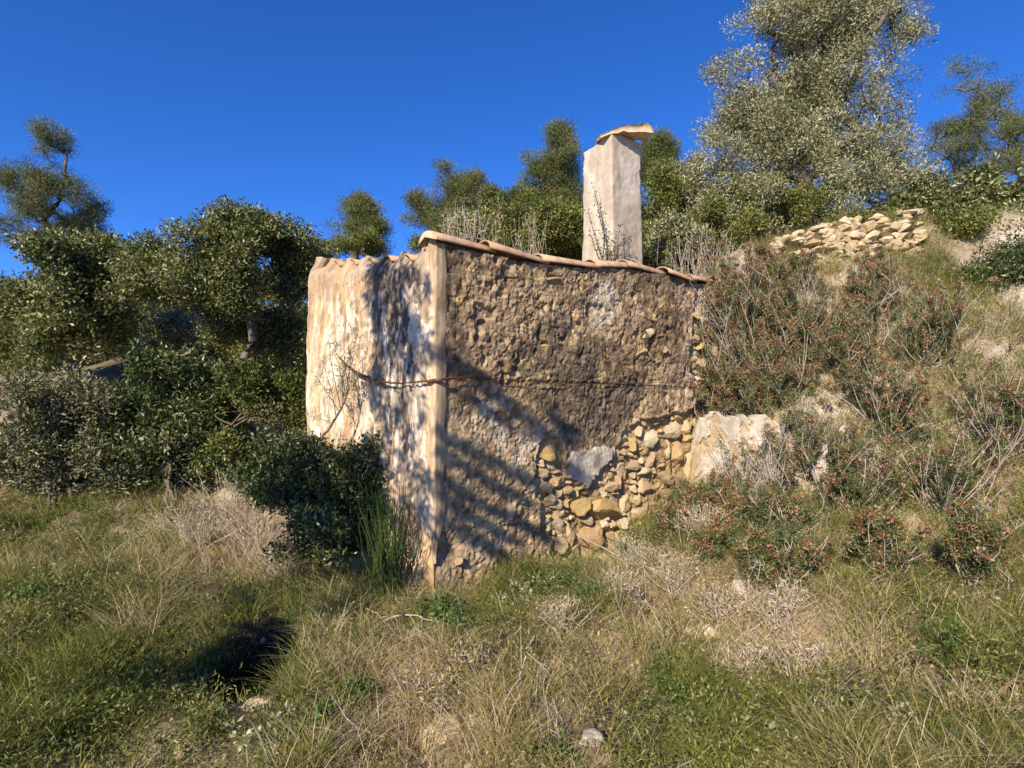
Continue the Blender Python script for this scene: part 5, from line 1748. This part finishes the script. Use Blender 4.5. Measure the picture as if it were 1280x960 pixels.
# low bushy herbs and vetches mounding through the grass
nh = 2300
hx, hy = scatter(nh, 561, dens=lambda x, y: np.clip(0.35 + 0.8 * greenness(x, y), 0.08, 1))
hr = r.uniform(0.05, 0.13, nh) + 0.11 * (r.random(nh) < 0.22)
hz = ground_z(hx, hy)
per = 70
g3 = unit(r.normal(size=(nh * per, 3))) * (r.random((nh * per, 1)) ** 0.4)
g3[:, 2] = np.abs(g3[:, 2])
hp = np.stack([np.repeat(hx, per), np.repeat(hy, per), np.repeat(hz, per)], -1) + g3 * np.repeat(hr, per)[:, None] * np.array([1.0, 1.0, 1.25])
htv = np.repeat(r.normal(0, 0.22, nh) + np.clip(0.25 - 0.3 * greenness(hx, hy), -0.1, 0.4), per)
v, f, tn = leaves(hp, 1, 0.012, 0.026, 0.26, 0.5, (0.2, 0.95), 562, tvar=htv)
tag(obj('herb_cover', mesh('herb_cover', v, f, False, tn), M['shrub']), 'low bushy herbs mounding through the grass', None, None, 'stuff')
# long arching dry stems and dead stalks
n = 15000
x, y = scatter(n, 511, dens=lambda x, y: np.clip(0.55 - 0.8 * greenness(x, y), 0.05, 1) * tuftiness(x, y))
v, f, tn = blades(x, y, r.uniform(0.10, 0.30, n), r.uniform(0.0025, 0.0045, n), r.uniform(0.4, 1.9, n), r.uniform(0.55, 1.0, n), 512, 0.9, 4)
tag(obj('dry_stems', mesh('dry_stems', v, f, False, tn), M['grass']), 'tangle of long dry arching stems in the grass', None, None, 'stuff')
n = 26000
bx, by = r.uniform(1.2, 5.6, n * 2), r.uniform(3.6, 8.0, n * 2)
kp = ~in_hut(bx, by, 0.03) & (bx < 0.3 + 0.93 * by) & (r.random(n * 2) < tuftiness(bx * 1.3, by * 1.3))
bx, by = bx[kp], by[kp]
n = len(bx)
v, f, tn = blades(bx, by, r.uniform(0.06, 0.26, n), r.uniform(0.003, 0.006, n), r.uniform(0.3, 1.6, n), np.where(r.random(n) < 0.35, r.uniform(0.15, 0.5, n), r.uniform(0.5, 1.0, n)), 513, 0.8, 3)
tag(obj('bank_grass', mesh('bank_grass', v, f, False, tn), M['grass']), 'dry grass hanging on the steep bank', None, None, 'stuff')
# brown dead twiglets
n = 9500
x, y = scatter(n, 521, dens=lambda x, y: smooth(0.0, 0.35, fbm(x * 2.1, y * 2.1, 0, 404, 3)) * 0.95 + 0.05)
z = ground_z(x, y)
ps = []
a = r.uniform(0, 2 * math.pi, n)
el = r.uniform(-0.15, 0.9, n)
L = r.uniform(0.05, 0.19, n)
for k in range(n):
    p0 = np.array([x[k], y[k], z[k] + 0.09 * r.random()])
    d = np.array([math.cos(a[k]) * math.cos(el[k]), math.sin(a[k]) * math.cos(el[k]), math.sin(el[k])])
    m = p0 + d * L[k] * 0.5 + r.normal(size=3) * 0.012
    pts = np.array([p0, m, p0 + d * L[k] + np.array([0, 0, -0.02])])
    ps.append(tube(pts, np.array([0.0024, 0.0018, 0.001]), 3))
v, f = join(ps)
tag(obj('dead_twigs', mesh('dead_twigs', v, f), M['darktwig']), 'brown dead twiglets littering the slope', None, None, 'stuff')
# fine ground cover of small leaves
n = 26000
x, y = scatter(n, 531, dens=lambda x, y: smooth(0.0, 0.6, greenness(x, y) + 0.3 * fbm(x * 4, y * 4, 0, 405, 2)))
z = ground_z(x, y) + r.uniform(0.005, 0.07, n)
v, f, tn = leaves(np.stack([x, y, z], -1), 1, 0.012, 0.022, 0.55, 0.2, (0.0, 0.85), 532)
tag(obj('ground_cover', mesh('ground_cover', v, f, False, tn), M['weed']), 'small leaved green ground cover between the grass', None, None, 'stuff')
# leaf litter and stone chips
n = 9000
x, y = scatter(n, 541)
z = ground_z(x, y) + 0.006
v4, f4 = ico(0 + 1)
sz = r.uniform(0.003, 0.012, n) * (1 + 1.3 * (r.random(n) < 0.06))
V_ = (np.stack([x, y, z], -1)[:, None] + v4[None] * (sz[:, None] * r.uniform(0.5, 1.3, (n, 3)))[:, None]).reshape(-1, 3)
Fa = (f4[None] + (np.arange(n) * len(v4))[:, None, None]).reshape(-1, 3)
tag(obj('gravel', mesh('gravel', V_, Fa, False), M['stone_pale']), 'pale stone chips in the soil', None, None, 'stuff')


# ---- single plants on the slope
def weed(px, py, rpx, hpx, lab, seed, mat='weed', size=0.03, ratio=0.6, n=26, nd=14, tint=(0.1, 0.9)):
    b = hit(px, py)
    k = b[1] / F
    rr = np.random.default_rng(seed)
    C_ = b + np.stack([rr.normal(size=n) * rpx * k * 0.5, rr.normal(size=n) * rpx * k * 0.5, rr.uniform(0.2, 1, n) * hpx * k], -1)
    t_ = thing('weed_plant', lab, 'weed', b, 'leafy weeds in the grass')
    ps_ = [tube(curve([b + (c_ - b) * np.array([.3, .3, 0]) - np.array([0, 0, .02]), b + (c_ - b) * np.array([.7, .7, .6]), c_], 5), np.linspace(0.003, 0.0012, 5), 3) for c_ in C_]
    v, f = join(ps_)
    me_ = mesh('weed_stem', v - b, f, True, np.full(len(v), 0.5))
    obj('stem', me_, M['weed'], t_)
    v, f, tn = leaves(C_, nd, 0.03, size, ratio, 0.3, tint, seed)
    obj('foliage', mesh('weed_foliage', v - b, f, False, tn), M[mat], t_)


WEEDS = [
    (352, 945, 40, 50, 'bright leafy weed in the bottom left of the grass'), (392, 930, 30, 40, 'round leaved weed near the bottom left bare patch'), (545, 785, 26, 34, 'pale grey green weed below the broken corner'),
    (575, 800, 34, 38, 'lush dark weed right of the broken corner'), (655, 755, 34, 34, 'feathery green weed at the foot of the rough wall'), (700, 745, 40, 30, 'yellow green weed below the fallen stones'),
    (745, 775, 34, 26, 'bushy green weed in the middle of the slope'), (850, 895, 40, 30, 'dark green weed below the flat pale stone'), (905, 910, 44, 30, 'spreading weed in the lower right grass'),
    (690, 955, 30, 26, 'leafy weed on the bottom edge beside the pale stone'), (420, 700, 30, 40, 'small leaved weed under the dark bush'), (470, 700, 24, 40, 'thin stemmed weed beside the rushes'),
    (790, 700, 30, 34, 'green weed below the large rubble stones'), (825, 850, 26, 24, 'small weed between the grass tufts'), (445, 880, 24, 26, 'dull weed in the dry grass of the lower left'),
    (150, 880, 60, 50, 'wide weed at the left of the hollow'), (1080, 900, 60, 44, 'wide weed at the lower right'), (1200, 830, 60, 44, 'leafy weed near the right edge'), (60, 780, 50, 50, 'weed at the left edge of the slope')]
for k, (px, py, rp, hp, lab) in enumerate(WEEDS):
    weed(px, py, rp, hp, lab, 600 + k, 'weed' if k % 4 else 'olive', 0.030 if k < 6 else 0.024, 0.55)


def tuft(px, py, hpx, lab, seed, n=26, tint=(0.2, 0.45), wd=0.008, name='grass_tuft', spread=0.05, lean=(0.3, 1.1)):
    b = hit(px, py)
    rr = np.random.default_rng(seed)
    x = b[0] + rr.normal(size=n) * spread
    y = b[1] + rr.normal(size=n) * spread
    H = hpx * b[1] / F
    v, f, tn = blades(x, y, H * rr.uniform(0.6, 1.1, n), rr.uniform(wd * 0.6, wd, n), rr.uniform(lean[0], lean[1], n), rr.uniform(tint[0], tint[1], n), seed, 0.5, 4)
    o = obj(name, mesh(name, v - b, f, False, tn), M['grass'], None, b)
    return tag(o, lab, 'grass tuft', 'grass tufts standing out of the slope')


TUFTS = [
    (790, 880, 46, 'tuft of broad bright green blades low on the slope', (0.2, 0.4), 22), (850, 895, 44, 'dark green broad bladed tuft right of the bright tuft', (0.1, 0.35), 30), (995, 880, 50, 'green tuft at lower right just above the small white stone', (0.2, 0.4), 24),
    (285, 850, 60, 'yellow green feathery tuft at the left of the hollow', (0.3, 0.6), 60), (735, 865, 40, 'thin green tuft left of the bare soil', (0.25, 0.5), 18), (620, 880, 60, 'yellowish tuft in the centre of the foreground', (0.35, 0.7), 40),
    (470, 850, 70, 'straw tuft left of centre in the foreground', (0.6, 0.95), 50), (410, 850, 60, 'pale straw tuft right of the hollow', (0.6, 0.95), 50), (520, 940, 60, 'orange brown dry tuft at the bottom', (0.68, 0.82), 60),
    (580, 820, 50, 'dark green tuft shaded by the wall foot', (0.05, 0.3), 40), (930, 830, 60, 'grey brown dry tuft on the right slope', (0.7, 1.0), 60), (980, 800, 70, 'drooping dry tuft on the right slope edge', (0.7, 1.0), 70),
    (320, 700, 70, 'pinkish dry tuft on the left rise', (0.8, 1.0), 70), (370, 720, 60, 'straw tuft under the dark bush', (0.7, 1.0), 60), (300, 660, 60, 'bleached dry tuft on the left rise near the bush', (0.8, 1.0), 60),
    (355, 770, 60, 'green tuft hanging over the right lip of the hollow', (0.2, 0.5), 60), (310, 768, 50, 'green tuft hanging over the back of the hollow', (0.1, 0.4), 60), (455, 735, 70, 'tall green grass against the foot of the side wall', (0.15, 0.5), 70), (430, 720, 70, 'mixed grass under the leafy bush by the side wall', (0.2, 0.8), 70), (440, 770, 60, 'olive tuft below the rushes', (0.2, 0.6), 60),
    (680, 700, 40, 'dry grass at the foot of the rubble stones', (0.6, 0.95), 40), (620, 735, 40, 'green grass at the foot of the rough wall', (0.15, 0.5), 50), (540, 765, 40, 'mixed grass at the broken corner', (0.2, 0.7), 50), (800, 660, 44, 'yellow green grass under the upper rubble', (0.3, 0.6), 60),
    (830, 650, 40, 'soft grass at the right end of the bared stones', (0.3, 0.7), 50), (180, 800, 80, 'straw tuft left of the hollow', (0.6, 0.95), 70), (1100, 820, 80, 'straw tuft at the right of the slope', (0.6, 0.95), 70), (90, 850, 80, 'green tuft at far left', (0.2, 0.5), 60), (1220, 890, 90, 'dry tuft in the right corner', (0.6, 0.95), 70)]
for k, (px, py, hp, lab, ti, n_) in enumerate(TUFTS):
    tuft(px, py, hp, lab, 700 + k, n_ * 2 if n_ > 30 else n_, ti, 0.011 if n_ < 31 else 0.0045, spread=0.03 if n_ < 31 else 0.07)


# ---- fallen sticks and standing dead stems
def stick(pts_px, r0, lab, mat='twig', seed=0, lift=0.0):
    P = []
    for px, py, up in pts_px:
        h_ = hit(px, py)
        P.append(h_ + np.array([0, 0, up + lift]))
    b = P[0].copy()
    ln = curve(P, 16)
    rr = np.random.default_rng(seed)
    ln = ln + rr.normal(size=ln.shape) * 0.004
    ps_ = [tube(ln, np.linspace(r0, r0 * 0.4, 16), 5)]
    for q in range(3):
        k = rr.integers(5, 14)
        e = ln[k] + rr.normal(size=3) * 0.09
        ps_.append(tube(np.array([ln[k], (ln[k] + e) / 2 + rr.normal(size=3) * 0.01, e]), np.array([r0 * .5, r0 * .4, r0 * .2]), 4))
    v, f = join(ps_)
    o = obj('dead_stick', mesh('dead_stick', v - b, f), M[mat], None, b)
    return tag(o, lab, 'stick', 'dead sticks lying in the grass')


stick([(466, 785, .04), (500, 790, .09), (560, 800, .10), (625, 812, .02)], 0.006, 'grey stick lying below the side wall corner', seed=1)
stick([(430, 745, .02), (470, 775, .10), (500, 788, .05)], 0.005, 'thin pale stick beside the rushes', seed=2)
stick([(645, 885, .02), (655, 885, .15), (668, 885, .30)], 0.005, 'upright dead stem leaning right in mid foreground', seed=3)
stick([(700, 665, .05), (800, 725, .06), (900, 740, .05), (925, 730, .03)], 0.006, 'long grey stick lying across the dry grass under the bank', seed=4)
stick([(545, 882, .05), (580, 868, .08), (630, 862, .04)], 0.005, 'pale stick in the brown twigs near the bottom', seed=5)
stick([(410, 958, .03), (440, 935, .10), (490, 925, .05)], 0.006, 'crooked white stick in the bottom left grass', seed=6)
stick([(330, 850, .02), (345, 835, .06), (355, 815, .06)], 0.007, 'dark stick at the mouth of the hollow', 'darktwig', seed=7)
stick([(770, 750, .04), (800, 765, .07), (830, 770, .03)], 0.005, 'pale broken stick in the middle of the slope', seed=8)
stick([(910, 690, .05), (945, 655, .12), (965, 640, .10)], 0.006, 'silver stick among the low heathers', seed=9)
stick([(850, 930, .05), (900, 955, .06), (930, 945, .05)], 0.005, 'thin stick at the bottom right', seed=10)
stick([(700, 955, .0), (698, 940, .10), (692, 935, .2)], 0.004, 'short upright dead stem by the bottom pale stone', seed=11)

# ------------------------------------------------------------------ trees behind the viewer whose shade falls on the hut
k_ = 6.6


def shade(p, k=k_):
    return np.asarray(p) + SUN * k


r = np.random.default_rng(800)
cl = []
# on the side wall: long hanging sprays
for (x0, x1, y0, y1, n_) in [(452, 470, 320, 400, 6), (464, 512, 308, 470, 44), (505, 522, 330, 470, 16), (522, 540, 330, 470, 7), (458, 500, 480, 600, 17), (500, 540, 480, 640, 13), (455, 545, 600, 740, 18)]:
    for q in range(n_):
        cl.append(shade(on_l(r.uniform(x0, x1), r.uniform(y0, y1), 0.0), r.uniform(3.4, 3.9)))
# bush and hollow in shade
for q in range(70):
    cl.append(shade(at(r.uniform(345, 480), r.uniform(560, 700), 4.2), r.uniform(3.7, 4.7)))
for q in range(60):
    cl.append(shade(at(r.uniform(275, 352), r.uniform(770, 850), 3.35), r.uniform(3.0, 3.8)))
for q in range(14):
    cl.append(shade(at(r.uniform(280, 470), r.uniform(690, 780), 3.9), r.uniform(3.7, 4.7)))
cl = np.array(cl)
base = np.array([-6.6, 1.5, gz(-6.6, 1.5) - 0.1])
tr = trunk_line(base, np.array([-4.9, 1.0, 2.4]), 6, 0.03, 3)
tree('carob_tree', 'tree behind the viewer at the left whose shade falls on the lime washed wall', 'tree', base, tr, cl, 0.055, 'olive',
     leaves(cl, 24, (0.035, 0.035, 0.12), 0.10, 0.22, 0.0, (0.1, 0.9), 801, droop=2.2), seed=802, rmin=0.004, rcap=0.006)
# boughs that throw the slanting bars over the rough wall
bl = []
for (a, b, wdt, n_) in [((554, 448), (612, 482), 5, 14), ((600, 480), (712, 562), 11, 34), ((575, 494), (640, 530), 3, 10), ((690, 520), (725, 556), 13, 14), ((552, 543), (690, 616), 3, 26), ((552, 568), (660, 630), 3, 20), ((552, 600), (692, 678), 4, 28), ((552, 622), (650, 682), 3, 18), ((556, 652), (640, 700), 3, 14), ((700, 578), (735, 600), 6, 8)]:
    for q in range(n_):
        f_ = (q + r.random()) / n_
        bl.append(shade(on_r(a[0] + (b[0] - a[0]) * f_ + r.normal() * 4, a[1] + (b[1] - a[1]) * f_ + r.normal() * wdt * 0.45, 0.0), 4.9 + 0.12 * r.normal()))
bl = np.array(bl)
base = np.array([-6.2, 0.3, gz(-6.2, 0.3) - 0.1])
tr = trunk_line(base, np.array([-3.0, 0.0, 5.6]), 7, 0.03, 5)
tree('pine_tree', 'pine behind the viewer whose boughs throw slanting bars of shade on the rough wall', 'tree', base, tr, bl, 0.045, 'pine',
     leaves(bl, 34, (0.03, 0.03, 0.022), 0.06, 0.18, 0.2, (0.1, 0.85), 803), seed=804, rmin=0.004, rcap=0.007)
